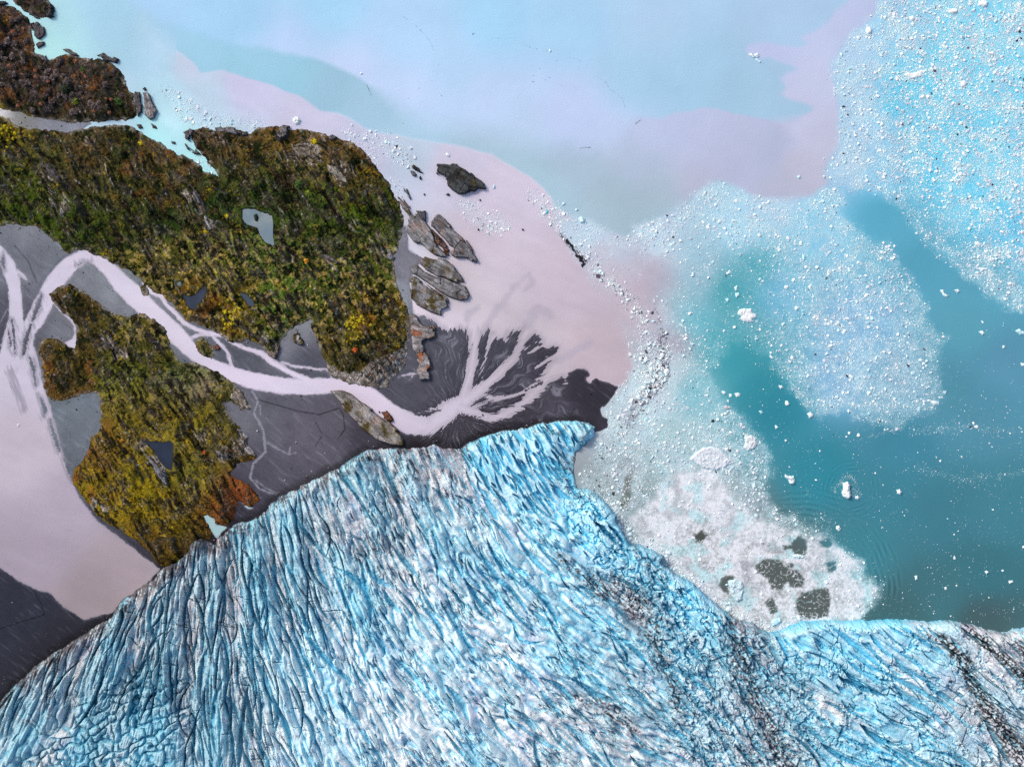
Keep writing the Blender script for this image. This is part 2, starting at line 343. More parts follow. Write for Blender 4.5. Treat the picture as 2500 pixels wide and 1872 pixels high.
POOLS = [P(0, 1122, (1085, 285), (1130, 283), (1152, 308), (1165, 348), (1215, 358), (1230, 362), (1195, 392), (1172, 425), (1148, 400), (1118, 350)),
         P(0, 1122, (1288, 200), (1322, 213), (1364, 264), (1335, 267), (1308, 236)),
         P(0, 500, (345, 745), (412, 708), (414, 772), (408, 782), (380, 772))]
pool_s = np.maximum.reduce([sdf(p, 40) for p in POOLS])
pl = samp(CR, pool_s, X + 0.4 * w1, Y + 0.4 * w2)
g = np.minimum(g, -pl)
gz = np.clip(0.05 * g, -2.5, 0.35) + np.where(g > 0, 0.12 * fbm(X, Y, 30, 17, 3), 0)
gl = samp(CR, glac_s, X, Y); hs = samp(CR, hill_s, Xw, Yw)
gc = idw([(60, 560, (128, 132, 142)), (20, 610, (110, 115, 126)), (120, 600, (112, 118, 128)), (180, 960, (108, 118, 128)), (320, 640, (118, 126, 133)), (280, 700, (128, 134, 142)), (230, 790, (115, 118, 128)),
          (500, 880, (100, 106, 116)), (430, 830, (112, 118, 128)), (570, 860, (86, 90, 100)), (650, 960, (92, 92, 104)), (600, 1000, (110, 112, 122)), (750, 1050, (96, 93, 105)), (650, 1150, (84, 82, 95)),
          (820, 1020, (88, 86, 97)), (900, 1060, (66, 64, 76)), (600, 1240, (58, 56, 68)), (500, 1290, (48, 46, 56)), (1000, 950, (78, 78, 89)), (960, 900, (84, 86, 98)), (1150, 900, (66, 66, 78)), (1100, 860, (78, 78, 90)),
          (1100, 1050, (60, 57, 67)), (1300, 1000, (62, 59, 70)), (1200, 1100, (52, 48, 56)), (1050, 1090, (48, 45, 52)), (1420, 960, (50, 48, 58)), (1350, 990, (80, 78, 90)), (50, 1500, (46, 49, 62)), (150, 1600, (42, 42, 52)), (20, 1400, (50, 52, 66)), (330, 870, (122, 126, 136)),
          (700, 840, (124, 127, 137)), (720, 800, (134, 138, 146)), (740, 875, (80, 82, 94)), (600, 860, (86, 90, 100)), (980, 650, (122, 122, 134)), (970, 720, (140, 148, 160)), (5, 800, (82, 82, 95)), (140, 300, (130, 134, 146)), (4, 268, (240, 240, 246)), (40, 285, (120, 122, 120)), (200, 305, (140, 146, 160)),
          (950, 830, (92, 97, 110)), (1010, 850, (84, 86, 98))], CC, 30, 2.0)
gcol = samp(CC, gc, X, Y)
# pale silt streaks: radial in the delta, along the flow elsewhere
thw = th + 0.10 * perlin(X / 30, Y / 30, 20)
st = 0.8 * perlin(thw * 14 + 40, rr / 70, 21) + 0.8 * perlin(thw * 42 + 40, rr / 40, 22) + 0.7 * perlin(thw * 100 + 40, rr / 24, 23)
st2 = perlin((X + Y) / 90 + 0.5 * perlin(X / 60, Y / 60, 27), (Y - X * 0.8) / 12 + perlin(X / 70, Y / 70, 28), 24) + 0.6 * perlin((X + Y) / 45, (Y - X * 0.8) / 5, 25)
stm = lerp(st2 * 0.5, st * 0.8, delta)
gcol = mixc(gcol, np.array((172, 172, 186), F), np.clip(ss(0.05, 1.0, stm) * 0.55, 0, 1))
gcol = gcol * (1 - 0.18 * ss(-0.1, -0.9, stm))[..., None]
gcol = gcol * (1 + 0.10 * fbm(X, Y, 60, 29, 4))[..., None]
# rills: thin pale meandering threads on the eastern flat, wet dark edge lines
RILLS = [P3(0, 500, (1360, 1005, 5), (1392, 1060, 5), (1368, 1120, 5), (1420, 1215, 6), (1432, 1330, 6), (1365, 1395, 6), (1348, 1470, 5), (1400, 1530, 4), (1490, 1562, 3)),
         P3(0, 500, (1370, 1480, 3), (1440, 1530, 3), (1500, 1555, 2)), P3(0, 500, (1430, 1275, 3), (1490, 1310, 3), (1560, 1345, 3), (1595, 1335, 2)), P3(0, 500, (1560, 1340, 3), (1565, 1300, 2)),
         P3(0, 500, (1400, 1080, 2), (1405, 1130, 2)), P3(0, 500, (0, 640, 2), (40, 560, 2))]
DARKL = [P3(0, 500, (1390, 1050, 2), (1480, 1075, 2), (1600, 1110, 2), (1720, 1130, 2), (1830, 1095, 2), (1850, 1130, 2), (1860, 1210, 2), (1820, 1260, 1)),
         P3(0, 1122, (0, 910, 1.5), (120, 870, 1.5), (240, 835, 1.5), (230, 790, 1.5), (180, 700, 1.5)), P3(0, 500, (80, 220, 1), (150, 300, 1), (200, 420, 1)), P3(0, 500, (1700, 1170, 1), (1740, 1240, 1), (1700, 1300, 1))]
ri = np.maximum.reduce([stroke_at(s, X, Y, 12) for s in RILLS]) + 1.5 * perlin(X / 8, Y / 8, 35)
gcol = mixc(gcol, np.array((150, 152, 166), F), 0.75 * ss(-2.0, 1.5, ri))
dl = np.maximum.reduce([stroke_at(s, X, Y, 12) for s in DARKL]) + 0.8 * perlin(X / 8, Y / 8, 36)
gcol = gcol * (1 - 0.45 * ss(-1.5, 0.8, dl))[..., None]
# damp pale margin along channels and grain
gcol = mixc(gcol, np.array((150, 150, 164), F), 0.35 * ss(5, 0.5, g) * (1 - delta))
gcol = gcol * (1 - 0.35 * ss(-22, -2, gl + 8 * fbm(X, Y, 30, 37, 3)) * ss(1500, 1400, X))[..., None]
need = fmask((g > -14) & (hs < 14) & (gl < 14))
o = sheet("silt_ground", LR, gz, need, M_sand, alb(gcol)); tag(o, kind="structure")
print("ground", time.time() - T0, len(o.data.vertices))

# ------------------------------------------------------------------ water: lagoon and river
WR = Ras(-300, -300, 2800, 1720, 2.2)
X, Y = WR.X, WR.Y
aw = 10 * fbm(X, Y, 90, 41, 4); bw = 10 * fbm(X + 900, Y, 90, 45, 4)
Xw, Yw = X + aw, Y + bw
W1 = P(0, 0, (770, 100), (820, 150), (870, 200), (930, 255), (1000, 300), (1050, 342), (1080, 388), (1120, 384), (1200, 380), (1300, 412), (1430, 447)) + P(700, 0, (0, 490),
    (60, 510), (120, 550), (180, 600), (280, 612), (350, 645), (430, 692), (500, 715), (600, 727), (680, 747), (770, 762), (900, 787), (1000, 808), (1100, 833), (1200, 892), (1300, 952),
    (1380, 1012), (1430, 1072), (1445, 1115), (1700, 1280), (1900, 1380)) + P(1500, 600, (200, 20), (550, 60), (560, 100), (370, 130), (335, 300), (310, 500), (250, 650), (80, 760), (0, 900)) + [(1300, 1250), (-900, 2200), (-900, 500), (340, 330)]
L2 = P(0, 0, (560, -200), (600, -20), (760, 40), (850, 110), (1000, 165), (1200, 228), (1400, 262), (1600, 296), (1750, 340), (1850, 370), (1950, 440)) + P(700, 0, (440, 460), (520, 520), (640, 600), (780, 680), (900, 700),
    (1100, 720), (1300, 760), (1450, 800), (1600, 805), (1700, 795), (1780, 760), (1850, 690), (1900, 650)) + P(1500, 0, (60, 690), (130, 640), (250, 632), (350, 600), (450, 585), (540, 590), (650, 620), (760, 635), (880, 660),
    (960, 650), (1070, 600), (1200, 300), (1500, -300))
W3b = P(1500, 0, (880, 655), (960, 640), (1060, 600), (1080, 590), (1030, 560), (940, 530), (900, 500), (925, 465), (888, 420), (935, 385), (985, 372), (955, 352), (850, 315), (790, 315), (735, 300), (715, 262), (735, 236),
    (800, 225), (900, 240), (1000, 258), (1045, 232), (1005, 200), (1080, 170), (1150, 120), (1180, 60), (1250, 15), (1300, -60), (1500, -60), (1500, 1100), (700, 1080), (870, 900), (970, 760))
PACK = P(1500, 0, (1460, -400), (1430, 0), (1400, 90), (1300, 160), (1240, 220), (1200, 300), (1160, 340), (1180, 430), (1200, 520), (1210, 650), (1210, 780), (1150, 860), (1130, 920), (1150, 985), (1060, 1055), (960, 1070), (850, 1065),
    (760, 1058), (700, 1020), (610, 990), (540, 978), (480, 1010), (400, 1070), (300, 1130), (200, 1200), (90, 1215)) + P(700, 0, (1870, 1230), (1850, 1268), (1800, 1270), (1720, 1240), (1640, 1190), (1560, 1165), (1500, 1180), (1440, 1110)) \
    + P(700, 500, (1470, 150), (1560, 300), (1650, 440), (1760, 580), (1810, 700), (1860, 800)) + P(700, 500, (1870, 880), (1830, 965), (1770, 1010), (1690, 1100), (1700, 1180), (1500, 1300)) + [(1500, 1700), (3200, 1750), (3200, -300)]
ICE_A = P(1500, 0, (1460, -400), (1430, 0), (1400, 90), (1300, 160), (1240, 220), (1200, 300), (1160, 340), (1180, 430), (1200, 520), (1210, 650), (1210, 780), (1150, 860), (1130, 920), (1150, 990), (1220, 1010), (1300, 1040), (1400, 1030), (1500, 1080), (1560, 1150),
    (1600, 1230), (1700, 1340), (1800, 1420), (1900, 1500), (1980, 1580), (2100, 1650), (2208, 1690), (2800, 1700), (2800, -400))
ICE_B = P(700, 0, (1445, 1115), (1500, 1180), (1560, 1165), (1640, 1190), (1720, 1240), (1800, 1270), (1850, 1268), (1870, 1230)) + P(1500, 0, (90, 1215), (200, 1200), (300, 1130), (400, 1070), (480, 1010), (540, 978), (610, 990), (700, 1020), (760, 1058), (850, 1065), (960, 1070),
    (1060, 1055), (1150, 990), (1230, 1020), (1250, 1100), (1220, 1150), (1290, 1200), (1350, 1260), (1400, 1300), (1480, 1290), (1520, 1370), (1570, 1450), (1620, 1530), (1660, 1600)) + P(1500, 600, (1690, 330), (1690, 400), (1730, 470), (1800, 490), (1770, 540),
    (1740, 620), (1760, 700), (1780, 800), (1740, 880), (1640, 920), (1560, 960), (1500, 1000), (1400, 970), (1300, 930), (1230, 900), (1180, 920), (1080, 935), (1050, 900), (1000, 840), (940, 770), (870, 690), (830, 600), (760, 540), (700, 520), (620, 530), (600, 600), (530, 680), (550, 760),
    (600, 850), (700, 900), (740, 980), (800, 1050), (850, 1130), (850, 1250), (800, 1330), (900, 1430), (1000, 1470), (1050, 1500), (1150, 1540), (1200, 1600), (1215, 1670)) + P(1500, 1122, (1330, 540), (1360, 640), (1440, 680), (1430, 740), (1380, 800), (1345, 870)) \
    + [(1950, 1560), (1600, 1450), (1400, 1200), (1480, 1030)] + P(700, 500, (1690, 1100), (1775, 1000), (1835, 965), (1860, 880), (1800, 700), (1750, 600), (1640, 470), (1600, 330), (1480, 170))
FOAM = P(1500, 1122, (150, 470), (60, 300), (200, 200), (330, 60), (500, 30), (600, 100), (700, 230), (830, 320), (920, 360), (1000, 360), (1050, 400), (1130, 390), (1200, 450), (1330, 540), (1360, 640), (1440, 680), (1430, 740), (1380, 800), (1345, 870), (900, 960), (600, 850))
HOLES = [P(1500, 1122, (430, 400), (470, 380), (498, 405), (480, 430), (440, 440)), P(1500, 1122, (960, 440), (1000, 405), (1035, 440), (1030, 510), (985, 515), (950, 470)), P(1500, 1122, (915, 460), (960, 455), (960, 475), (920, 480)),
         P(1500, 1122, (1110, 440), (1150, 420), (1180, 450), (1160, 475), (1120, 465)), P(1500, 1122, (1145, 560), (1190, 550), (1195, 600), (1160, 600)), P(1500, 1122, (565, 680), (585, 640), (640, 628), (645, 650), (612, 665), (610, 725), (575, 700)),
         P(1500, 1122, (760, 570), (800, 540), (900, 540), (915, 580), (990, 600), (1020, 640), (1010, 690), (960, 690), (930, 660), (900, 700), (850, 690), (820, 640), (770, 610)), P(1500, 1122, (930, 560), (965, 560), (965, 578), (935, 578)),
         P(1500, 1122, (980, 760), (1010, 725), (1080, 700), (1150, 690), (1162, 760), (1150, 840), (1060, 858), (990, 845)), P(1500, 1122, (815, 760), (850, 740), (870, 770), (880, 820), (850, 825)), P(1500, 1122, (1330, 860), (1390, 800), (1430, 850), (1440, 866), (1340, 866))]
DARKBAY = P(700, 500, (1560, 1340), (1680, 1250), (1790, 1150), (1900, 1180), (1900, 1400), (1870, 1550), (1800, 1700), (1760, 1680), (1600, 1520), (1550, 1470))
bayl = P(1500, 600, (60, 1250), (110, 1180), (90, 1300), (60, 1420), (10, 1440), (30, 1330))
cL = idw([(150, 60, (168, 222, 236)), (250, 30, (160, 212, 240)), (350, 120, (160, 210, 234)), (420, 60, (155, 205, 238)), (120, 110, (176, 238, 238)), (300, 240, (180, 215, 236)), (500, 40, (145, 205, 238)), (470, 100, (154, 210, 236)), (600, 180, (148, 206, 231)), (700, 200, (145, 205, 230)),
          (800, 240, (150, 198, 222)), (900, 280, (160, 202, 228)), (1000, 320, (165, 206, 230)), (1200, 360, (166, 200, 220)), (1400, 400, (168, 196, 218)), (1500, 480, (162, 192, 206)), (1600, 535, (155, 190, 204)), (1600, 320, (186, 200, 236)), (1700, 340, (185, 196, 230)),
          (1800, 400, (182, 190, 222)), (1700, 450, (180, 185, 210)), (1550, 400, (176, 195, 222)), (1600, 490, (165, 190, 205)), (1900, 380, (176, 188, 220)), (1330, 470, (165, 202, 220)), (660, 160, (150, 205, 232))], CC, 50)
cL2 = idw([(600, 40, (158, 212, 248)), (800, 20, (158, 215, 249)), (700, 110, (180, 212, 250)), (850, 180, (192, 216, 253)), (1000, 230, (190, 216, 253)), (1100, 150, (176, 216, 251)), (1200, 60, (158, 215, 250)), (1400, 80, (162, 212, 246)), (1400, 270, (190, 210, 250)), (1600, 50, (172, 210, 242)),
           (1700, 180, (158, 206, 236)), (1800, 230, (156, 200, 228)), (1550, 200, (160, 208, 238)), (1500, 330, (186, 206, 242)), (1900, 60, (168, 205, 238)), (1200, 250, (188, 215, 252)), (1000, 90, (172, 216, 252)), (1250, 330, (182, 210, 240)), (1900, 260, (160, 200, 228))], CC, 60)
cW3 = idw([(1950, 300, (194, 200, 230)), (2000, 200, (192, 202, 234)), (1900, 440, (180, 186, 210)), (2030, 60, (188, 202, 236)), (1870, 130, (186, 200, 238)), (1960, 400, (186, 188, 212)), (1990, 330, (190, 195, 222)), (2100, 20, (184, 198, 234))], CC, 30)
cW1 = idw([(600, 210, (202, 202, 230)), (750, 300, (202, 202, 226)), (900, 350, (196, 198, 222)), (1100, 400, (206, 203, 224)), (1010, 368, (188, 206, 224)), (1250, 480, (210, 202, 220)), (1200, 600, (206, 196, 210)), (1150, 700, (205, 197, 207)), (1400, 700, (200, 188, 202)), (1450, 850, (194, 180, 190)), (1550, 700, (188, 174, 188)),
           (1300, 850, (196, 187, 197)), (1600, 730, (184, 172, 188)), (500, 250, (190, 215, 234)), (420, 290, (192, 232, 243)), (380, 330, (180, 240, 245)), (480, 400, (175, 236, 240)), (300, 295, (150, 232, 235)), (440, 350, (180, 230, 240)), (460, 160, (198, 212, 232)), (400, 220, (182, 222, 238)), (380, 160, (178, 215, 236)), (50, 1100, (192, 184, 197)), (100, 1350, (165, 155, 170)), (300, 1400, (166, 153, 161)), (50, 900, (200, 195, 212)),
           (130, 700, (207, 202, 220)), (220, 620, (213, 206, 224)), (400, 800, (216, 209, 226)), (600, 900, (220, 211, 230)), (900, 960, (216, 206, 224)), (1050, 1030, (206, 198, 214)), (250, 1450, (156, 144, 150)), (200, 1500, (158, 146, 152)), (150, 1250, (178, 168, 184)), (500, 1290, (165, 200, 205)), (520, 1275, (165, 200, 205)), (600, 1232, (165, 208, 220)), (80, 290, (205, 220, 235)), (1000, 760, (225, 215, 228)), (970, 700, (215, 220, 235))], CC, 30)
cT = idw([(2300, 200, (66, 204, 240)), (2400, 100, (100, 215, 246)), (2200, 250, (58, 198, 236)), (2100, 250, (160, 200, 230)), (2080, 100, (170, 205, 236)), (2120, 320, (150, 198, 232)), (2150, 60, (150, 205, 238)), (2300, 400, (62, 200, 238)), (2450, 400, (92, 208, 242)), (2480, 560, (68, 192, 234)), (2400, 480, (88, 206, 240)), (2150, 440, (120, 195, 230)), (2080, 400, (160, 195, 225)), (2150, 520, (88, 168, 194)), (2250, 620, (88, 164, 190)), (2200, 570, (94, 172, 198)),
          (2000, 550, (130, 200, 230)), (1800, 550, (160, 210, 234)), (1900, 480, (172, 208, 234)), (1600, 580, (178, 200, 226)), (1450, 570, (185, 208, 228)), (1520, 620, (190, 200, 220)), (1900, 700, (105, 178, 210)), (2100, 800, (112, 172, 212)), (2200, 950, (115, 166, 192)), (2050, 920, (120, 175, 212)), (1780, 720, (72, 160, 172)), (1850, 670, (80, 165, 180)), (1750, 850, (70, 162, 175)), (1700, 780, (95, 180, 195)), (1680, 620, (150, 195, 215)), (1660, 720, (140, 185, 195)), (1700, 950, (115, 182, 195)), (1640, 900, (188, 208, 216)), (1800, 880, (62, 154, 168)),
          (1850, 950, (54, 144, 160)), (1900, 1000, (50, 136, 156)), (1650, 1080, (160, 192, 198)), (1600, 1250, (122, 140, 142)), (1500, 1150, (140, 152, 156)), (1560, 1330, (130, 140, 144)), (1750, 1260, (135, 150, 158)), (1900, 1400, (84, 92, 90)), (1850, 1400, (84, 92, 90)), (2000, 1480, (84, 92, 90)), (1720, 1310, (70, 75, 70)), (2350, 800, (90, 160, 180)), (2400, 680, (92, 164, 188)), (2400, 1000, (84, 146, 168)), (2450, 900, (90, 150, 176)), (2330, 950, (82, 146, 166)),
          (2000, 1150, (52, 136, 154)), (2200, 1080, (66, 136, 158)), (2100, 1350, (66, 134, 148)), (2150, 1200, (64, 132, 150)), (2300, 1250, (66, 128, 145)), (2450, 1250, (68, 130, 146)), (2400, 1400, (62, 118, 130)), (2300, 1450, (66, 116, 126)), (2400, 1520, (70, 98, 104)), (2200, 1510, (66, 105, 112)), (1460, 1050, (182, 194, 202)), (1600, 950, (194, 208, 216)), (1380, 1020, (150, 145, 155)), (1640, 840, (165, 150, 165)), (1560, 780, (188, 172, 184)), (1500, 665, (197, 182, 194)), (1560, 700, (188, 172, 186)), (1600, 650, (188, 176, 192)), (1635, 700, (180, 172, 188)), (1530, 750, (192, 177, 188)), (1600, 760, (184, 172, 186)), (1640, 640, (182, 190, 208)), (1680, 670, (140, 185, 205)), (1680, 740, (120, 178, 195)), (1470, 620, (198, 190, 206)), (1560, 640, (190, 182, 198))], CC, 34)
soft = np.where(X < 430, 40, 4.0) + 0
mW1 = ss(-1, 1, samp(CR, sdf(W1, 120), Xw - 0.5 * aw, Yw - 0.5 * bw) / soft)
sL2 = sdf(L2, 200)
softL2 = np.interp(X[0], [500, 800, 900, 1050, 1500, 1560, 1620, 2500], [16, 7, 7, 60, 40, 10, 4, 6])[None, :].astype(F)
mL2 = ss(-1, 1, samp(CR, sL2, Xw, Yw) / softL2)
mW3 = ss(-1, 1, samp(CR, sdf(W3b, 60), X + 0.6 * aw, Y + 0.6 * bw) / np.where((Y > 280) & (X < 1960), 30, 7.0))
sPK = samp(CR, sdf(PACK, 60), X + 0.5 * aw, Y + 0.5 * bw)
mT = ss(-10, 14, sPK + 4 * fbm(X, Y, 12, 47, 3))
def f3(a): return samp(CC, a, X, Y)
wcol = f3(cL)
wcol = mixc(wcol, f3(cL2), mL2); wcol = mixc(wcol, f3(cW3), mW3); wcol = wcol + (wcol.mean(-1, keepdims=True) - wcol) * 0.14
wcol = mixc(wcol, f3(cW1), mW1)
edge = np.exp(-((samp(CR, sdf(W1, 120), Xw - 0.5 * aw, Yw - 0.5 * bw) / 4.0) ** 2)) * (X > 800) * (1 - mT)
wcol = wcol + (edge * 6)[..., None]
wcol = mixc(wcol, f3(cT), mT)
# drifting silt wisps, broad gentle mottling
wisp = fbm(X + 3 * aw, Y + 3 * bw, 120, 51, 5)
wcol = wcol * (1 + 0.025 * wisp)[..., None]
PLUME = [P3(700, 500, (1060, 690, 16), (1110, 610, 18), (1170, 520, 18), (1220, 440, 16), (1250, 420, 12)), P3(700, 500, (1300, 640, 20), (1350, 570, 26), (1400, 590, 22), (1420, 610, 12)), P3(700, 500, (970, 620, 16), (990, 580, 16), (1030, 560, 14)),
         P3(700, 500, (1250, 420, 6), (1300, 380, 9), (1320, 420, 9), (1290, 460, 6)), P3(700, 500, (1450, 830, 18), (1560, 780, 22), (1640, 740, 16))]
pu = np.maximum.reduce([stroke_at(s, X + 0.8 * aw, Y + 0.8 * bw, 30) for s in PLUME]) + 7 * fbm(X + 2 * aw, Y + 2 * bw, 26, 55, 4)
wcol = mixc(wcol, np.array((176, 170, 186), F), 0.55 * ss(-8, 6, pu) * mW1)
flowx = fbm(X * 0.9 + Y * 0.45 + aw, (Y * 0.9 - X * 0.45) * 3.5 + bw, 130, 57, 4)
wcol = wcol * (1 + 0.03 * flowx * mW1)[..., None]
# slush: how much fine ice covers the water
sA = samp(CR, sdf(ICE_A, 80), X + 0.4 * aw, Y + 0.4 * bw) + 14 * fbm(X, Y, 30, 59, 4); sB = samp(CR, sdf(ICE_B, 80), X + 0.4 * aw, Y + 0.4 * bw) + 14 * fbm(X, Y, 30, 59, 4)
sF = samp(CR, sdf(FOAM, 60), X + 0.6 * aw, Y + 0.6 * bw) + 8 * fbm(X, Y, 20, 62, 4)
hol = np.maximum.reduce([sdf(h, 30) for h in HOLES]); hw = samp(CR, hol, X + 0.4 * aw, Y + 0.4 * bw) + 3 * fbm(X, Y, 12, 64, 3)
base_r = samp(CC,
    idw([(x, y, (v, v, v)) for x, y, v in [(2300, 200, 1.0), (2400, 400, .95), (2450, 600, .8), (2100, 200, .85), (2100, 450, .8), (2200, 300, .9), (1800, 520, .9), (1600, 580, 1.0), (1900, 600, .75), (2050, 700, .8), (2100, 900, .8), (2200, 980, .6), (1780, 700, .12), (1850, 650, .28), (1750, 780, .15), (1790, 640, .25), (1720, 640, .42), (1700, 850, .42), (1680, 950, .5), (1660, 1050, .6),
    (1640, 760, .6), (1600, 900, .95), (1560, 1000, 1.), (1550, 1150, .85), (1620, 1250, .85), (1520, 1060, 1.), (1640, 1150, .85), (1740, 1120, .95), (1700, 1330, .85), (1480, 1100, .9), (1430, 1180, .6), (1500, 1300, .7), (1480, 750, .12), (1550, 720, .10), (1600, 680, .12), (1530, 660, .25), (1450, 600, .6), (1460, 540, .75), (1400, 720, .05), (1560, 820, .35), (2240, 560, .5)]], CC, 30), X, Y)[..., 0]
rho = np.maximum(ss(-12, 16, sA), ss(-12, 16, sB)) * base_r
swl = fbm(X + 7 * aw, Y + 7 * bw, 46, 66, 4)
rho = rho * (0.82 + 0.55 * swl + 0.25 * fbm(X, Y, 18, 70, 3))
rho = np.clip(np.maximum(rho, 0), 0, 1.1)
foam = ss(-14, 18, sF)
rho = np.maximum(rho, foam * (0.92 + 0.3 * fbm(X, Y, 30, 74, 4)))
lace = np.abs(perlin(X / 17 + 0.5 * aw / 5, Y / 14 + 0.3 * bw / 5, 76)) < 0.045 + 0.1 * np.clip(fbm(X, Y, 22, 77, 2), 0, 1)
rho = rho * (1 - ss(-5, 3.0, hw + 3 * fbm(X, Y, 6, 75, 2)) * np.where(lace & (Y > 1340) & (X > 1830), 0.35, 0.97))
LINES = [P3(1500, 600, (1340, 1040, 5), (1500, 1000, 10), (1750, 985, 34), (1900, 975, 28), (2100, 1000, 18), (2208, 1000, 10)), P3(1500, 600, (1640, 1200, 20), (1900, 1260, 25), (2208, 1220, 20)), P3(0, 0, (890, 490, 3), (950, 520, 8), (1000, 560, 9), (1080, 605, 12), (1190, 660, 18)),
         P3(0, 0, (960, 590, 6), (1020, 640, 9), (1150, 670, 10), (1290, 670, 14), (1400, 680, 12)), P3(700, 0, (330, 740, 16), (420, 745, 30), (560, 790, 36), (640, 860, 30)), P3(700, 0, (440, 800, 10), (480, 880, 14)), P3(700, 0, (960, 1100, 20), (1060, 1190, 40), (1160, 1220, 26)),
         P3(700, 0, (1330, 1060, 16), (1420, 1130, 30), (1470, 1190, 40)), P3(700, 0, (570, 1010, 20), (620, 1030, 14)), P3(0, 0, (1080, 860, 10), (1120, 900, 14), (1170, 940, 10)), P3(1500, 600, (1150, 1480, 6), (1010, 1470, 8), (940, 1440, 10))]
lnr = np.maximum.reduce([stroke_at(s, X, Y, 30) - (12 if k < 2 else 0) for k, s in enumerate(LINES)])
lrho = np.where(X > 1900, 0.2, 0.4) * ss(-14, 8, lnr + 10 * fbm(X, Y, 18, 78, 3)) * (0.55 + 0.8 * fbm(X, Y, 10, 79, 3))
rho = np.maximum(rho, lrho)
print("slush", time.time() - T0)
fine = 0.5 + 0.55 * (0.5 * perlin(X / 5, Y / 5, 81) + 0.6 * perlin(X / 9, Y / 9, 82) + 0.35 * fbm(X, Y, 40, 83, 3))
slc = np.ones(X.shape + (3,), F) * np.array((204, 238, 248), F)
slc = mixc(slc, np.array((240, 242, 250), F), foam * 0.9)
slc = mixc(slc, np.array((168, 172, 180), F), foam * 0.5 * ss(0.08, 0.4, fbm(X, Y, 44, 85, 6)) * ss(2120, 1950, X))
slc = mixc(slc, np.array((196, 238, 246), F), foam * 0.8 * ss(0.1, 0.4, fbm(X + 70, Y, 60, 88, 5)))
slc = mixc(slc, np.array((150, 224, 245), F), 0.75 * ss(2080, 2200, X) * ss(760, 620, Y))
wcol = mixc(wcol, slc, np.clip(rho * (0.2 + 0.9 * fine) * 0.9 + foam * rho * 0.35, 0, 0.95))
# dirty, debris-laden brash by the delta front
dirty = ss(0.0, 14, stroke_at(P3(700, 500, (1990, 560, 10), (2030, 700, 30), (2040, 830, 40), (2020, 960, 45), (1940, 1020, 50), (1850, 1150, 40), (1750, 1300, 50), (1650, 1420, 50), (1700, 1560, 40)), X, Y, 30) + 9 * fbm(X, Y, 22, 87, 4))
wcol = mixc(wcol, np.array((88, 76, 94), F), dirty * ss(-0.25, 0.3, fbm(X, Y, 11, 91, 4)) * 0.85 * ss(1500, 1580, X) + 0.0)
bdk = ss(-2, 5, samp(CR, sdf(bayl, 30), Xw, Yw)); wcol = mixc(wcol, np.array((100, 110, 104), F), bdk * 0.8)
# iceberg calving rings: real ripples
wz = np.zeros(X.shape, F)
rc = np.hypot(X - 2080, Y - 1195); wz += 0.2 * np.clip(.5 + 1.2 * perlin(X / 22, Y / 22, 92), 0, 1.3) * np.sin(rc / 1.6 + 1.2 * perlin(X / 30, Y / 30, 90)) * ss(34, 46, rc) * ss(84, 62, rc)
rc = np.hypot(X - 1953, Y - 1440); an = np.arctan2(Y - 1440, X - 1953)
wz += 0.34 * np.sin(rc / 2.1 + 1.5 * perlin(X / 40, Y / 40, 93)) * ss(150, 190, rc) * ss(265, 235, rc) * ss(-2.0, -1.5, an) * ss(0.35, -0.1, an) * (0.6 + perlin(an * 6, rc / 30, 94))
wz += 0.02 * fbm(X, Y, 14, 95, 2)
wf = samp(CR, flat_s, X, Y); wr_ = samp(CR, riv_s, X, Y); wp = samp(CR, pool_s, X, Y)
wg = np.minimum(wf, np.minimum(-wr_, -wp)); wh = samp(CR, hill_s, X, Y); wgl = samp(CR, glac_s, X, Y)
wd = wg + 1.5 * perlin(X / 9, Y / 9, 96)
thq = np.arctan2(Y - APEX[1], X - APEX[0]); rq = np.hypot(X - APEX[0], Y - APEX[1]); dlt = ss(1000, 1060, X) * ss(1500, 1400, X) * ss(360, 250, rq) * ss(1120, 1080, Y)
feat = perlin(thq * 30 + 40, rq / 60, 97) + 0.8 * perlin(thq * 70 + 40, rq / 40, 98)
bwt = np.maximum.reduce([stroke_at(b, X, Y, 26) for b in BARS + [P3(0, 500, (60, 900, 10), (90, 1000, 6), (130, 1100, 3)), P3(0, 500, (260, 330, 4), (210, 400, 8), (180, 470, 5))]])
stk = perlin((X * .3 + Y * .95) / 40, (X * .95 - Y * .3) / 4.5, 99) + .6 * perlin((X * .3 + Y * .95) / 20, (X * .95 - Y * .3) / 2.6, 100)
wcol = mixc(wcol, np.array((122, 120, 134), F), 0.5 * ss(-11, 0, bwt + 9 * stk) * (X < 820))
wcol = mixc(wcol, np.array((128, 124, 138), F), 0.42 * ss(-4.5, 0.5, wd) * (1 - dlt) * (X < 1440) * (Y > 480) + 0.35 * dlt * ss(-20, 2, wg + 8 * feat) * ss(-24, -2, wg))
vis = fmask((wg < 22) & (wh < 12) & (wgl < 12) & ~((wf > 20) & (wg > 30)))
inriv = (wf[1:, 1:] > 0) & (X[1:, 1:] < 1440)
RHO, RHO_RAS, FOAMF = rho, WR, foam
acol = alb(wcol)
o = sheet("river_water", WR, wz, vis & inriv, M_water, acol); tag(o, kind="structure")
o = sheet("lagoon_water", WR, wz, vis & ~inriv, M_water, acol); tag(o, kind="structure")
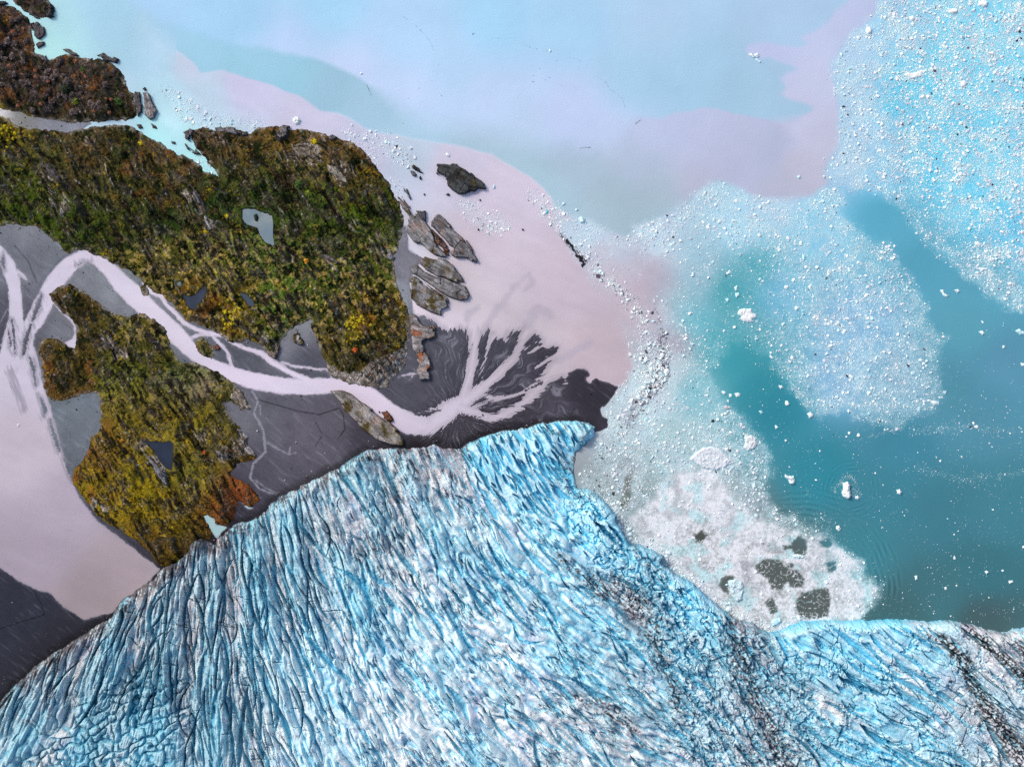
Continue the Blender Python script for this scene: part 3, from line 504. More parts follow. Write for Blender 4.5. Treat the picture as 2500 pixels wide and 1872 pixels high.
# the lagoon goes on beyond the detailed sheet to the horizon
xa, xb, ya, yb = wx(WR.xs[0]), wx(WR.xs[-1]), wy(WR.ys[0]), wy(WR.ys[-1]); BIG = 6000.0
co = np.array([(xa, ya, 0), (xb, ya, 0), (xb, yb, 0), (xb, BIG, 0), (xa, BIG, 0), (BIG, BIG, 0), (BIG, ya, 0), (BIG, yb, 0)], F)
build("outer_water", co, np.array([(0, 1, 3, 4), (1, 6, 5, 3), (2, 7, 6, 1)], np.int32), M_water, np.tile(alb((150, 200, 232)), (8, 1)))["kind"] = "structure"
print("water", time.time() - T0)

# ------------------------------------------------------------------ hills: heath over tilted gneiss strata
HR = Ras(-320, -320, 1030, 1420, 1.5)
X, Y = HR.X, HR.Y
a5 = 7 * fbm(X, Y, 22, 101, 5, .62); b5 = 7 * fbm(X + 400, Y, 22, 106, 5, .62)
hsd = samp(CR, hill_s, X + a5, Y + b5)
hfar = samp(CR, np.maximum.reduce([sdf(HILL_A, 250), sdf(HILL_B, 250), sdf(HILL_C, 250)]), X, Y)
ua = X * 0.60 + Y * 0.80; va = -X * 0.80 + Y * 0.60              # along / across the strata
vw = va + 14 * fbm(X, Y, 90, 111, 3)
strata = 1.5 * perlin(ua / 260, vw / 52, 112) + perlin(ua / 150, vw / 24, 113) + 0.8 * perlin(ua / 80, vw / 12, 114) + 0.5 * perlin(ua / 40, vw / 6, 115)
lump = fbm(X, Y, 60, 116, 5)
bumpy = fbm(X, Y, 13, 121, 4)
pd = samp(CR, pond_s, X + 0.5 * a5, Y + 0.5 * b5)
hz = 0.7 * (1 - np.exp(-np.maximum(hsd, 0) / 3)) + 10 * (1 - np.exp(-np.maximum(hfar, 0) / 90)) + (4.6 * strata + 3.0 * lump + 1.0 * bumpy + 0.4 * fbm(X, Y, 6, 125, 2)) * ss(0, 22, hsd)

PLV = {"lake": 7.5, "star": 7.0, "tri": 7.0, "sliver": 7.0, "tiny": 6.5}
for k, p in PONDS.items():
    s = samp(CR, sdf(p, 40), X + 0.4 * a5, Y + 0.4 * b5)
    hz = lerp(hz, PLV[k] + 0.3 + 0.2 * bumpy, ss(-22, -4, s)); hz = np.where(s > 0, PLV[k] - 0.12 * s, hz)
# island in the lake
isl = sdf_at(P(0, 0, (1378, 1165), (1392, 1160), (1400, 1180), (1394, 1198), (1383, 1192)), X, Y)
hz = np.where(isl > -3, np.maximum(hz, PLV["lake"] - 0.5 + 0.35 * (isl + 3)), hz)
hz = np.maximum(hz, 0.55 + 0.5 * (1 - np.exp(-np.maximum(hsd, 0) / 3)) + 0.4 * ss(-.3, .5, bumpy) * ss(0, 4, hsd))
hz = np.where(hsd < 0, np.maximum(0.55 + 0.5 * hsd, -6), hz) - 0.1
hcol = samp(CC, idw([(50, 60, (56, 50, 50)), (60, 200, (60, 50, 46)), (200, 210, (60, 53, 50)), (150, 260, (54, 52, 40)), (280, 270, (58, 58, 36)), (20, 310, (110, 100, 30)), (60, 400, (80, 76, 34)), (200, 400, (84, 64, 44)), (380, 400, (92, 70, 46)),
    (300, 330, (62, 64, 36)), (120, 350, (74, 72, 44)), (50, 520, (74, 78, 26)), (200, 540, (66, 72, 28)), (330, 500, (72, 66, 34)), (440, 470, (92, 74, 44)), (500, 360, (70, 58, 48)), (600, 380, (92, 72, 38)), (560, 330, (66, 60, 44)), (520, 500, (46, 58, 26)), (400, 540, (46, 58, 26)), (620, 470, (54, 62, 28)),
    (700, 340, (96, 78, 40)), (760, 400, (104, 84, 52)), (850, 350, (84, 64, 32)), (900, 420, (92, 68, 34)), (860, 500, (84, 88, 24)), (940, 500, (66, 70, 26)), (700, 500, (50, 62, 26)), (760, 560, (58, 66, 28)), (500, 620, (112, 98, 56)), (420, 640, (106, 86, 46)), (560, 680, (116, 96, 54)), (640, 620, (108, 104, 58)), (700, 640, (94, 96, 46)), (850, 620, (76, 78, 34)),
    (930, 640, (86, 84, 40)), (480, 720, (114, 76, 34)), (560, 780, (112, 80, 36)), (580, 740, (128, 96, 34)), (680, 740, (108, 114, 54)), (720, 780, (78, 80, 44)), (820, 760, (80, 70, 34)), (870, 780, (116, 92, 26)), (920, 760, (98, 70, 26)), (900, 860, (76, 60, 34)), (830, 850, (82, 66, 38)), (800, 700, (88, 90, 44)),
    (200, 730, (80, 56, 32)), (170, 860, (84, 62, 34)), (140, 900, (78, 56, 30)), (320, 790, (92, 78, 40)), (380, 800, (94, 72, 42)), (400, 850, (96, 82, 40)), (300, 950, (112, 102, 48)), (350, 1060, (114, 102, 38)), (250, 1200, (116, 100, 32)), (420, 1100, (112, 102, 42)), (480, 1020, (112, 104, 32)), (560, 1000, (84, 80, 40)), (540, 880, (88, 74, 40)),
    (350, 1200, (124, 110, 24)), (420, 1280, (106, 92, 28)), (380, 1330, (84, 66, 24)), (480, 1160, (104, 100, 44)), (540, 1120, (94, 84, 46)), (580, 1190, (110, 66, 38)), (560, 1240, (104, 62, 36)), (610, 1205, (110, 66, 38)), (450, 1350, (70, 56, 26)), (240, 1090, (102, 82, 34)), (505, 920, (128, 110, 92)), (470, 940, (124, 112, 88))], CC, 26), X, Y)
# patchwork: dark green hollows, tan heather, yellow and rust patches, each with its own edge
nA = fbm(X, Y, 34, 131, 5); nB = fbm(X + 99, Y, 22, 136, 5); nC = fbm(X, Y + 300, 48, 141, 5); nD = fbm(X, Y, 9, 146, 3); nE = fbm(X + 7, Y, 5.5, 149, 3)
grn = ss(330, 420, Y) * ss(1000, 900, Y); hcol = hcol * (1.06 - grn[..., None] * np.array((0.16, 0.0, 0.16), F))
rustz = np.exp(-(((X - 380) / 130) ** 2 + ((Y - 420) / 90) ** 2)) + np.exp(-(((X - 540) / 90) ** 2 + ((Y - 760) / 50) ** 2)) + np.exp(-(((X - 900) / 70) ** 2 + ((Y - 800) / 60) ** 2)) + np.exp(-(((X - 860) / 90) ** 2 + ((Y - 400) / 70) ** 2)) + ss(280, 240, Y) + ss(840, 900, Y) * ss(300, 200, X)
gl_ = perlin(ua / 120, vw / 15, 175) + 0.6 * perlin(ua / 60, vw / 8, 176)
hcol = mixc(hcol, np.array((20, 32, 12), F), 0.92 * ss(0.08, 0.24, nA + 0.5 * nD + 0.25 * gl_) * ss(1100, 800, Y))
hcol = mixc(hcol, np.array((24, 22, 14), F), 0.9 * ss(0.3, 0.5, gl_ + 0.5 * nD))  # gully shadows painted as dark streaks along the strata
hcol = mixc(hcol, np.array((30, 26, 16), F), 0.7 * ss(0.22, 0.42, nB - 0.3 * nE))
midtan = ss(520, 640, Y) * ss(250, 330, X) * ss(900, 800, Y)
hcol = mixc(hcol, np.array((166, 146, 92), F), 0.8 * ss(0.08, 0.26, fbm(X, Y, 17, 152, 4) + 0.3 * nE) * (0.2 + 0.75 * midtan))
hcol = mixc(hcol, np.array((124, 82, 44), F), 0.65 * ss(0.1, 0.35, nC + 0.4 * nE) * np.clip(0.15 + rustz, 0, 1))
yel = ss(0.2, 0.6, fbm(X, Y, 40, 156, 3)) * ss(0.1, 0.45, nE) + 0.9 * ss(0.3, 0.55, nE) * ss(30, 0, np.minimum(np.hypot(X - 870, Y - 795), np.hypot(X - 575, Y - 780)) - 14)
southy = ss(960, 1100, Y)
yel = yel + southy * 0.55 * ss(0.25, 0.8, perlin(ua / 60, vw / 10, 160) + 0.5 * nD)
hcol = mixc(hcol, np.array((176, 146, 18), F), np.clip(0.7 * yel, 0, 0.9) * ss(260, 330, Y))
hcol = mixc(hcol, np.array((30, 24, 12), F), southy * 0.7 * ss(0.35, 0.8, perlin(ua / 50, vw / 9, 161) - 0.3 * nD))
hcol = mixc(hcol, np.array((64, 54, 58), F), 0.7 * ss(0.0, 0.4, fbm(X, Y, 16, 163, 4)) * ss(330, 250, Y) * ss(400, 330, X))
hcol = mixc(hcol, np.array((128, 82, 56), F), 0.4 * ss(0.25, 0.5, fbm(X, Y, 13, 168, 3)) * ss(560, 300, Y))
# bare rock: streaks along the strata where the moss is thin, and aprons at the water's edge
BARE = [(760, 365, 46, 1.0), (835, 425, 42, .9), (700, 395, 40, .6), (930, 480, 26, .6), (120, 440, 34, .6), (165, 505, 24, .9), (150, 480, 40, .7), (430, 430, 30, .6), (470, 480, 26, .9), (515, 555, 22, 1.0), (495, 520, 22, .8), (370, 580, 26, .7), (220, 350, 20, .8), (690, 520, 30, .5), (860, 560, 34, .6), (820, 520, 20, .7),
        (930, 590, 40, .7), (800, 640, 36, .6), (960, 620, 24, .8), (270, 830, 40, .8), (300, 860, 30, .7), (350, 1085, 22, 1.), (385, 1120, 22, 1.), (400, 1150, 20, .9), (545, 1110, 24, 1.), (490, 1055, 24, .8), (590, 1090, 30, 1.), (600, 1060, 24, 1.), (230, 1230, 16, 1.), (255, 1240, 16, .9), (300, 1290, 18, .6), (580, 960, 30, .9), (600, 990, 24, 1.), (660, 830, 30, .9), (680, 850, 24, .9), (620, 820, 24, .6), (745, 810, 18, .7), (560, 345, 24, .5), (890, 400, 20, .6), (960, 430, 16, .6), (970, 560, 20, .7)]
bare = np.zeros(X.shape, F)
for bx_, by_, br_, bs_ in BARE: bare = np.maximum(bare, bs_ * np.exp(-((X - bx_) ** 2 + (Y - by_) ** 2) / (br_ * br_)).astype(F))
stn = perlin(ua / 45, vw / 6, 171) + 0.6 * perlin(ua / 22, vw / 3.2, 172)
rockm = ss(0.35, 0.7, bare * 1.1 + 0.55 * stn - 0.2) * ss(0.1, 0.35, bare)
rockm = np.maximum(rockm, 0.9 * ss(0.62, 0.85, stn) * ss(-0.1, 0.15, fbm(X, Y, 60, 173, 3)) * ss(1100, 900, Y))
APRON = P(700, 500, (640, 650), (662, 600), (664, 800), (632, 905), (560, 935), (548, 990), (440, 985), (330, 965), (240, 935), (200, 850), (225, 850), (290, 900), (380, 900), (440, 860), (500, 830), (560, 800), (620, 770), (645, 720))
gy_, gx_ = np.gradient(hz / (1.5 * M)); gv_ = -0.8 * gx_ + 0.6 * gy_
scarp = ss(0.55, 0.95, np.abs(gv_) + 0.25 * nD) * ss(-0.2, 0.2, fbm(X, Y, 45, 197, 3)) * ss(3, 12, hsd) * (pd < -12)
rockm = np.maximum(rockm, 0.8 * scarp)
apr = ss(-4, 5, samp(CR, sdf(APRON, 40), X + a5, Y + b5) + 5 * fbm(X, Y, 12, 175, 3))
rim = ss(11, 3, hsd) * ss(-0.25, 0.1, fbm(X, Y, 22, 178, 3)) * ss(1150, 1000, Y)
rockm = np.clip(np.maximum(rockm, np.maximum(apr, 0.75 * rim)), 0, 1)
rk = np.ones(X.shape + (3,), F) * np.array((158, 152, 150), F)
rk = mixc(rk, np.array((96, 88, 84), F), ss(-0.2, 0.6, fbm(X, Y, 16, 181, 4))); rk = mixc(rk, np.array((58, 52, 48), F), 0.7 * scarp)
rk = mixc(rk, np.array((70, 62, 54), F), 0.8 * (1 - apr) * ss(-0.1, 0.3, fbm(X, Y, 26, 184, 3))[...] ); rk = mixc(rk, np.array((226, 226, 230), F), 0.8 * ss(0.25, 0.6, fbm(X, Y, 10, 185, 3)))
rk = mixc(rk, np.array((176, 120, 84), F), 0.6 * ss(0.3, 0.6, fbm(X, Y, 14, 188, 3)))
crk = np.minimum(np.abs(perlin(ua / 60 + 3, vw / 9, 191)), np.abs(perlin(ua / 11, vw / 50, 192)))
jo = ss(0.055, 0.0, crk)
rk = mixc(rk, np.array((40, 36, 34), F), jo * 0.8)
hcol = mixc(hcol, rk, rockm * 0.9)
hz = hz - jo * rockm * 1.2 * ss(2, 10, hsd)
orange = ss(40, 10, np.hypot((X - 585) * 0.8, Y - 1215)); hcol = mixc(hcol, np.array((112, 62, 38), F), 0.6 * orange * ss(-0.2, 0.2, nD))
beach = ss(30, 8, np.hypot((X - 495) * 0.55 + (Y - 940) * 0.55, ((Y - 940) - (X - 495) * 0.9) * 0.45)) * ss(-0.1, 0.2, nA * 0.3 + 0.15)
hcol = mixc(hcol, np.array((136, 118, 104), F), 0.85 * beach * ss(-4, 6, 1.0 + 6 * nD))
hcol = mixc(hcol, np.array((60, 50, 34), F), 0.7 * ss(3, -2, hsd) * (1 - rockm))
hcol = mixc(hcol, np.array((44, 46, 44), F), 0.8 * ss(-5, 0, pd))
hcol = np.where((rockm > .5)[..., None], hcol, np.array((52, 53, 54), F) * (np.clip(hcol, 4, 255) / 58) ** 1.2)
hgl = samp(CR, glac_s, X, Y)
need = fmask((hsd > -14) & (hgl < 20))
o = sheet("heath_hills", HR, hz, need, M_hill, alb(np.clip(hcol, 8, 255), 0.6)); tag(o, kind="structure")
HZ = hz
def hill_z(x, y): return samp(HR, HZ, np.asarray(x, F), np.asarray(y, F))
pc = {"lake": (118, 138, 150), "star": (52, 60, 76), "tri": (40, 48, 64), "sliver": (70, 80, 92), "tiny": (96, 110, 118)}
for k, p in PONDS.items():
    p = np.asarray(p, F); b = Ras(p[:, 0].min() - 8, p[:, 1].min() - 8, p[:, 0].max() + 8, p[:, 1].max() + 8, 2.0)
    s = sdf_at(p, b.X, b.Y)
    c = np.ones(b.shape + (3,), F) * np.array(pc[k], F); c = mixc(c, np.array((150, 158, 160), F) if k == "lake" else np.array(pc[k], F) * 1.25, 0.6 * ss(-0.2, 0.5, fbm(b.X, b.Y, 40, 195, 3)))
    o = sheet("pond_water", b, np.full(b.shape, PLV[k], F), fmask(s > -6), M_water, alb(c)); tag(o, kind="structure")
print("hills", time.time() - T0)

# ------------------------------------------------------------------ glacier
GR = Ras(-130, 1012, 2630, 1960, 1.25); GH = Ras(-140, 1002, 2640, 1970, 2.5)
vecs = [(50, 1750, -.45, 1), (200, 1600, -.4, 1), (350, 1500, -.22, 1), (300, 1800, -.35, 1), (500, 1450, -.05, 1), (480, 1650, 0., 1), (560, 1750, .15, 1), (650, 1400, .2, 1), (700, 1600, .33, 1), (750, 1800, .42, 1), (800, 1300, .42, 1), (850, 1500, .5, 1), (1000, 1250, .5, 1), (950, 1120, .55, 1), (1000, 1500, .62, 1), (1050, 1700, .85, 1), (900, 1800, .5, 1),
        (1250, 1120, .55, 1), (1300, 1300, .95, 1), (1250, 1500, 1.1, 1), (1200, 1800, 1.1, 1), (1450, 1250, 1., 1), (1500, 1500, 1.35, 1), (1600, 1750, 1.5, 1), (1400, 1680, 1.4, 1), (1700, 1450, 1.05, 1), (1800, 1700, .7, 1), (1850, 1560, .6, 1), (2000, 1600, 1, .6), (2100, 1750, 1, .5), (2250, 1700, 1, .75), (2450, 1600, .9, .8), (2400, 1800, .9, .9), (1150, 1650, .98, 1)]
vf = idw([(x, y, (a / math.hypot(a, b), b / math.hypot(a, b), 0)) for x, y, a, b in vecs], CC, 60, 1.6)
ang = np.arctan2(vf[..., 1], vf[..., 0])
ANG = samp(CC, ang, GR.X, GR.Y)
def lic(ras, src, L, n):
    acc = src.copy(); d = L / n
    for sg in (1, -1):
        x, y = ras.X.copy(), ras.Y.copy()
        for i in range(n):
            a = samp(CC, ang, x, y); x = x + sg * d * np.cos(a); y = y + sg * d * np.sin(a)
            acc += samp(ras, src, x, y) * (1 - (i + 1) / (n + 1.0))
    acc -= acc.mean(); return (acc / acc.std()).astype(F)
n1 = samp(GH, lic(GH, perlin(GH.X / 24, GH.Y / 24, 201) + 0.45 * perlin(GH.X / 11, GH.Y / 11, 202), 62, 14), GR.X, GR.Y)
n2 = samp(GH, lic(GH, perlin(GH.X / 11, GH.Y / 11, 203), 40, 9), GR.X, GR.Y)
n3 = lic(GR, perlin(GR.X / 4.0, GR.Y / 4.0, 204), 13, 5)
n6 = samp(GH, lic(GH, perlin(GH.X / 85, GH.Y / 85, 218) + 0.6 * perlin(GH.X / 42, GH.Y / 42, 219), 200, 18), GR.X, GR.Y)
n5 = samp(GH, lic(GH, perlin(GH.X / 21, GH.Y / 21, 209) + 0.35 * perlin(GH.X / 10, GH.Y / 10, 210), 30, 7), GR.X, GR.Y)
n4 = samp(GH, lic(GH, perlin(GH.X / 50, GH.Y / 50, 205) + 0.4 * perlin(GH.X / 26, GH.Y / 26, 206), 110, 14), GR.X, GR.Y)
print("lic", time.time() - T0)
X, Y = GR.X, GR.Y
def region(poly, soft, n=14):
    return ss(-soft, soft, samp(CR, sdf(poly, 120), X, Y) + n * fbm(X, Y, 45, 211, 2))
wA = region([(-400, 1600), (100, 1480), (430, 1280), (620, 1150), (760, 1150), (850, 1250), (860, 1400), (800, 1600), (740, 2200), (540, 2200), (480, 1720), (200, 1700), (-400, 2000)], 50)
wB = region([(-300, 2200), (40, 1860), (170, 1760), (230, 1690), (330, 1640), (460, 1640), (490, 1740), (440, 1830), (480, 2200)], 24)
wD = region([(1120, 1080), (1250, 1020), (1450, 1020), (1420, 1150), (1380, 1230), (1250, 1230), (1130, 1180)], 30)
wE = region([(1370, 1130), (1480, 1170), (1560, 1320), (1680, 1430), (1850, 1540), (1960, 1590), (1990, 1680), (2010, 2200), (1750, 2200), (1640, 1720), (1560, 1520), (1450, 1380), (1380, 1260)], 26)
wF = region([(1960, 1500), (2500, 1460), (3200, 1500), (3200, 2300), (2030, 2300), (2000, 1700)], 26)
wE = wE * (1 - wF); wC = np.clip(1 - wA - wB - wE - wF - wD, 0, 1)
gd = samp(CR, glac_s, X + 4 * fbm(X, Y, 18, 213, 4), Y + 4 * fbm(X + 300, Y, 18, 217, 4))
steep = ss(1400, 1480, X)
base = (3 + 11 * steep + 3 * wD) * ss(-1.5, lerp(26, 3.5, steep), gd) + lerp(20, 6, steep) * (1 - np.exp(-np.maximum(gd, 0) / 260))
rg = np.minimum(np.abs(n1), 1.3) ** 0.7
pitm = ss(-0.25, 0.45, fbm(X, Y, 75, 207, 3) + 0.15 * n4)
hA = 1.4 * np.minimum(np.abs(n5), 1.3) + 4.0 * rg + 2.0 * n6 + 1.5 * n4 + (0.4 + 0.9 * pitm) * np.minimum(np.abs(n2), 1.4) + 0.9 * n5 + 0.22 * n3 + 0.9 * fbm(X, Y, 22, 208, 3)
hC = 4.5 * n6 + 2.0 * n4 + 3.8 * np.minimum(np.abs(n5), 1.3) ** 0.8 + 1.2 * n5 + 0.6 * pitm * np.minimum(np.abs(n2), 1.1) + 0.5 * np.minimum(np.abs(n1), 1.2) + 0.06 * n3 + 1.8 * fbm(X, Y, 40, 208, 3)
hD = 3 * n6 + 1.6 * n4 + 1.0 * n1 + 0.2 * n3 + 0.5 * n2
def cells(sx, sy, angle, seed, wob=6):
    ca, sa = math.cos(angle), math.sin(angle)
    xw = X + wob * fbm(X, Y, 26, seed, 3); yw = Y + wob * fbm(X + 500, Y, 26, seed + 3, 3)
    return worley((xw * ca + yw * sa) / sx, (-xw * sa + yw * ca) / sy, seed + 7)
def bricks(su, sv, angle, seed, wob=9, tilt=(2.2, 3.2)):
    """broken rows of tilted blocks; returns height above the crack floor and a crack mask"""
    ca, sa = math.cos(angle), math.sin(angle); rt = _tab(seed)[3]
    xw = X + wob * fbm(X, Y, 60, seed, 3); yw = Y + wob * fbm(X + 500, Y, 60, seed + 3, 3)
    u = (xw * ca + yw * sa) / su; v = (-xw * sa + yw * ca) / sv
    v = v + 0.35 * perlin(u * 0.4, v * 0.3, seed + 5) + 0.06 * perlin(u * 1.3, v * .6, seed + 9)
    row = np.floor(v).astype(np.int32); q = rt[row & 255]
    u = u * (0.75 + 0.6 * q[..., 0]) + 7.3 * q[..., 1] + 0.35 * (v - row) * (q[..., 2] - .3) + 0.16 * perlin(u * 0.9, v * 1.1, seed + 6)
    col = np.floor(u).astype(np.int32); r = rt[(row * 37 + col * 11) & 255]
    fu = u - col; fv = v - row
    e = np.minimum(np.minimum(fu, 1 - fu) * su, np.minimum(fv, 1 - fv) * sv)
    e = e + 0.8 * perlin(X / 6, Y / 6, seed + 8)
    h = 3.6 * ss(0.2, 6.5, e) + 2.6 * r[..., 0] + tilt[0] * (r[..., 1] - 0.15) * (fu - .5) + tilt[1] * (0.9 - r[..., 2]) * (.5 - fv)
    return h.astype(F), ss(2.6, 0.4, e), r
hB, crB, rB = bricks(31, 27, math.radians(-27), 221, 26, (3.2, 3.6))
hB = hB * 1.15 + 0.25 * n3 + 0.7 * fbm(X, Y, 14, 229, 3)
f1, fe, rr_, cx_, cy_ = cells(62, 27, math.radians(50), 231, 22)
hE = 4.5 * ss(0.0, 0.3, fe) + 5.0 * rr_[..., 0] + 5 * (rr_[..., 1] - 0.5) * cx_ + 5 * (rr_[..., 2] - 0.5) * cy_; crE = ss(0.08, 0.01, fe)
f1, fe, rr_, cx_, cy_ = cells(21, 12, math.radians(48), 241, 8)
rough = ss(0.0, 0.4, fbm(X, Y, 60, 245, 3))
hE = 3.0 * n6 + 1.2 * n4 + 0.75 * hE * (1 - 0.35 * rough) + (2.0 * ss(0.0, 0.35, fe) + 3.0 * rr_[..., 0] + 1.5 * (rr_[..., 1] - 0.5) * cx_) * (0.25 + 0.75 * rough) + 0.5 * n3
f1, fe2, rr2, cx2, cy2 = cells(150, 46, math.radians(37), 251, 24)
f1, fe3, rr3, cx3, cy3 = cells(66, 15, math.radians(37), 261, 10)
brkF = ss(0.0, .35, fbm(X, Y, 80, 266, 2))
hF = 2.4 * ss(0, 0.10, fe2) + 4.5 * rr2[..., 0] + 5 * (rr2[..., 1] - 0.6) * cx2 + 4 * (rr2[..., 2] - 0.4) * cy2 + (0.12 + 0.9 * brkF) * (1.8 * ss(0, 0.16, fe3) + 2.0 * rr3[..., 0] + 1.5 * (rr3[..., 1] - .5) * cy3) + 0.3 * n3 + 0.5 * n2 + 1.2 * n4
crF = np.maximum(ss(0.05, 0.005, fe2), 0.5 * brkF * ss(0.07, 0.015, fe3))
inn = ss(0, 16, gd)
gzv = base + inn * (wA * hA + wB * hB + wC * hC + wD * hD + wE * hE + wF * hF) + inn * 0.9 * fbm(X, Y, 30, 268, 3)
# open crevasses: lens-shaped slots along the flow
slot = np.zeros(X.shape, F)
def carve(n, box, L, W, D, wgt, off=0.0, seed=0, ramp=0.0):
    """ramp 0: symmetric slot; ramp 1: scoop with one steep wall and a blue floor rising to the other side"""
    r = np.random.default_rng(500 + seed); k = 0; tries = 0
    while k < n and tries < n * 40:
        tries += 1
        x, y = r.uniform(box[0], box[2]), r.uniform(box[1], box[3])
        i, j = int((x - GR.x0) / GR.st), int((y - GR.y0) / GR.st)
        if not (0 <= i < X.shape[1] and 0 <= j < X.shape[0]) or wgt[j, i] < r.random() or gd[j, i] < 8: continue
        k += 1
        l = r.uniform(*L) * 0.5; w = r.uniform(*W) * 0.5 * min(1.0, l / 12); d = r.uniform(*D)
        a = ANG[j, i] + off + r.normal(0, 0.13); bend = r.normal(0, 0.4) / l; sk = r.uniform(-.25, .25)
        e = int(l / GR.st) + 4
        s = (slice(max(0, j - e), j + e), slice(max(0, i - e), i + e))
        dx = X[s] - x; dy = Y[s] - y
        u = dx * math.cos(a) + dy * math.sin(a); v = -dx * math.sin(a) + dy * math.cos(a) + bend * u * u * 0.5
        v = v + 0.16 * w * perlin(u / 7 + k, v / 9, 271)
        un = u / l; t = np.clip(1 - un ** 2, 0, 1) * (1 + sk * un); hw_ = w * t ** 0.8 + 1e-3
        q = v / hw_
        p0 = np.clip(1.15 - np.abs(q), 0, 1) * 1.8
        p1 = np.clip((q + 1) / 1.75, 0, 1) * np.clip((1.08 - q) / 0.33, 0, 1)
        p = np.minimum(lerp(p0, p1, ramp), 1) * (t > 0)
        slot[s] = np.maximum(slot[s], d * p * np.sqrt(np.clip(t, 0, 1)))
carve(1250, (600, 1080, 1800, 1880), (11, 46), (4, 10), (2, 4.5), wC * pitm ** 1.5, 0, 1, 1.0)
carve(260, (600, 1080, 1800, 1880), (14, 50), (2.5, 5), (3, 7), wC * (0.1 + pitm), 0, 11, 0.5)
carve(100, (600, 1080, 1800, 1880), (45, 110), (5, 11), (3.5, 7), wC, 0, 8, 0.8)
carve(140, (1110, 1030, 1450, 1240), (22, 80), (5, 11), (4, 9), wD, 0.0, 2, 0.7)
carve(130, (0, 1200, 900, 1880), (70, 210), (3, 8), (5, 10), wA, 0, 3, 0.5)
carve(160, (0, 1200, 900, 1880), (18, 60), (4, 9), (2, 4), wA, 0, 9, 1.0)
carve(90, (0, 1450, 900, 1880), (20, 70), (1.6, 2.8), (3, 6), wA, -1.15, 4)
carve(70, (1960, 1520, 2620, 1900), (50, 190), (2.5, 6), (3, 7), wF, 0, 5, 0.5)
carve(110, (1960, 1520, 2620, 1900), (20, 90), (6, 15), (3, 6), wF, 0.1, 10, 1.0)
carve(75, (820, 1120, 2000, 1880), (70, 190), (9, 20), (5, 10), wC + wE, 0, 12, 0.9)
carve(26, (1980, 1540, 2620, 1900), (80, 220), (10, 22), (4, 9), wF, 0, 13, 0.9)
carve(40, (300, 1250, 900, 1880), (90, 240), (9, 18), (5, 10), wA, 0, 14, 0.8)
carve(16, (1960, 1520, 2620, 1900), (30, 90), (2, 3.5), (4, 7), wF, 1.2, 6)
carve(210, (1380, 1150, 2000, 1880), (22, 90), (6, 18), (2.5, 6), wE, 0, 7, 1.0)
for (x, y, l, w) in [(1478, 1295, 84, 13), (1508, 1305, 78, 12), (2095, 1668, 130, 15), (2130, 1790, 110, 17), (2060, 1655, 60, 12), (1120, 1455, 60, 9), (750, 1500, 80, 12), (1015, 1420, 60, 8)]:
    a = float(samp(CC, ang, np.array([[x]], F), np.array([[y]], F))[0, 0]); dx = X - x; dy = Y - y
    u = dx * math.cos(a) + dy * math.sin(a); v = -dx * math.sin(a) + dy * math.cos(a)
    v = v + 5 * fbm(u + x, v + y, 26, 273, 3) + 0.004 * u * u * (1 if x > 1900 else 0)
    t = np.clip(1 - (2 * u / l) ** 2, 0, 1); p = np.clip(1.2 - np.abs(v) / (w * 0.5 * t + 1e-3), 0, 1) * (t > 0)
    slot = np.maximum(slot, 12 * np.minimum(p * 1.5, 1))
gzv = gzv - slot * inn
gzv = np.where(gd < -1.5, -3.0, np.maximum(gzv, np.where(gd < 4, -3, 0.6)))
# ice colour: weathered white crust, blue fresh ice in the fractures, painted relief contrast, dust and moraine
fresh = idw([(x, y, (v, v, v)) for x, y, v in [(1300, 1080, .95), (1400, 1100, 1.), (1250, 1180, .8), (1450, 1250, 1.), (1500, 1320, 1.), (1380, 1350, .6), (1300, 1450, .5), (1200, 1300, .55), (1100, 1250, .4), (1000, 1200, .35), (900, 1150, .5), (1560, 1380, .95), (1650, 1480, 1.), (1700, 1560, .9), (1500, 1480, .6), (1450, 1600, .65), (1600, 1600, .6), (1750, 1650, .6), (1850, 1620, .8), (1920, 1640, 1.), (2000, 1570, .9), (2050, 1600, 1.),
        (2100, 1560, .8), (2000, 1700, .7), (2050, 1850, .85), (2120, 1800, .9), (2200, 1600, .55), (2250, 1750, .6), (2350, 1700, .4), (2450, 1750, .35), (2450, 1550, .3), (1900, 1750, .6), (1800, 1850, .55), (1000, 1400, .4), (1100, 1600, .4), (1000, 1750, .25), (850, 1450, .7), (760, 1450, .65), (700, 1600, .45), (600, 1500, .6), (500, 1600, .7), (450, 1700, .85), (350, 1780, .9), (200, 1800, .9), (480, 1800, .8), (620, 1800, .4), (300, 1600, .55), (100, 1780, .6), (400, 1480, .55), (500, 1350, .5), (600, 1250, .6), (700, 1250, .6), (300, 1450, .35), (200, 1550, .35), (1200, 1700, .3), (1300, 1800, .25), (1450, 1750, .35)]], CC, 40)
fr = samp(CC, fresh, X, Y)[..., 0]
ice_tone = samp(CC, idw([(x, y, (v, v, v)) for x, y, v in [(100, 1700, .72), (300, 1600, .70), (400, 1500, .74), (200, 1800, .72), (400, 1750, .72), (550, 1700, .76), (500, 1450, .76), (600, 1350, .72), (650, 1250, .8), (700, 1600, .92), (800, 1500, .98), (800, 1800, .98), (700, 1400, .8), (900, 1700, 1.), (900, 1300, .85), (950, 1180, .85), (1100, 1400, 1.), (1200, 1200, 1.), (1300, 1100, 1.), (1500, 1300, 1.), (1200, 1700, 1.), (1700, 1600, .95), (2000, 1700, .92), (2300, 1700, .95), (2400, 1600, 1.), (2100, 1550, 1.), (1500, 1800, .95)]], CC, 50), X, Y)[..., 0]
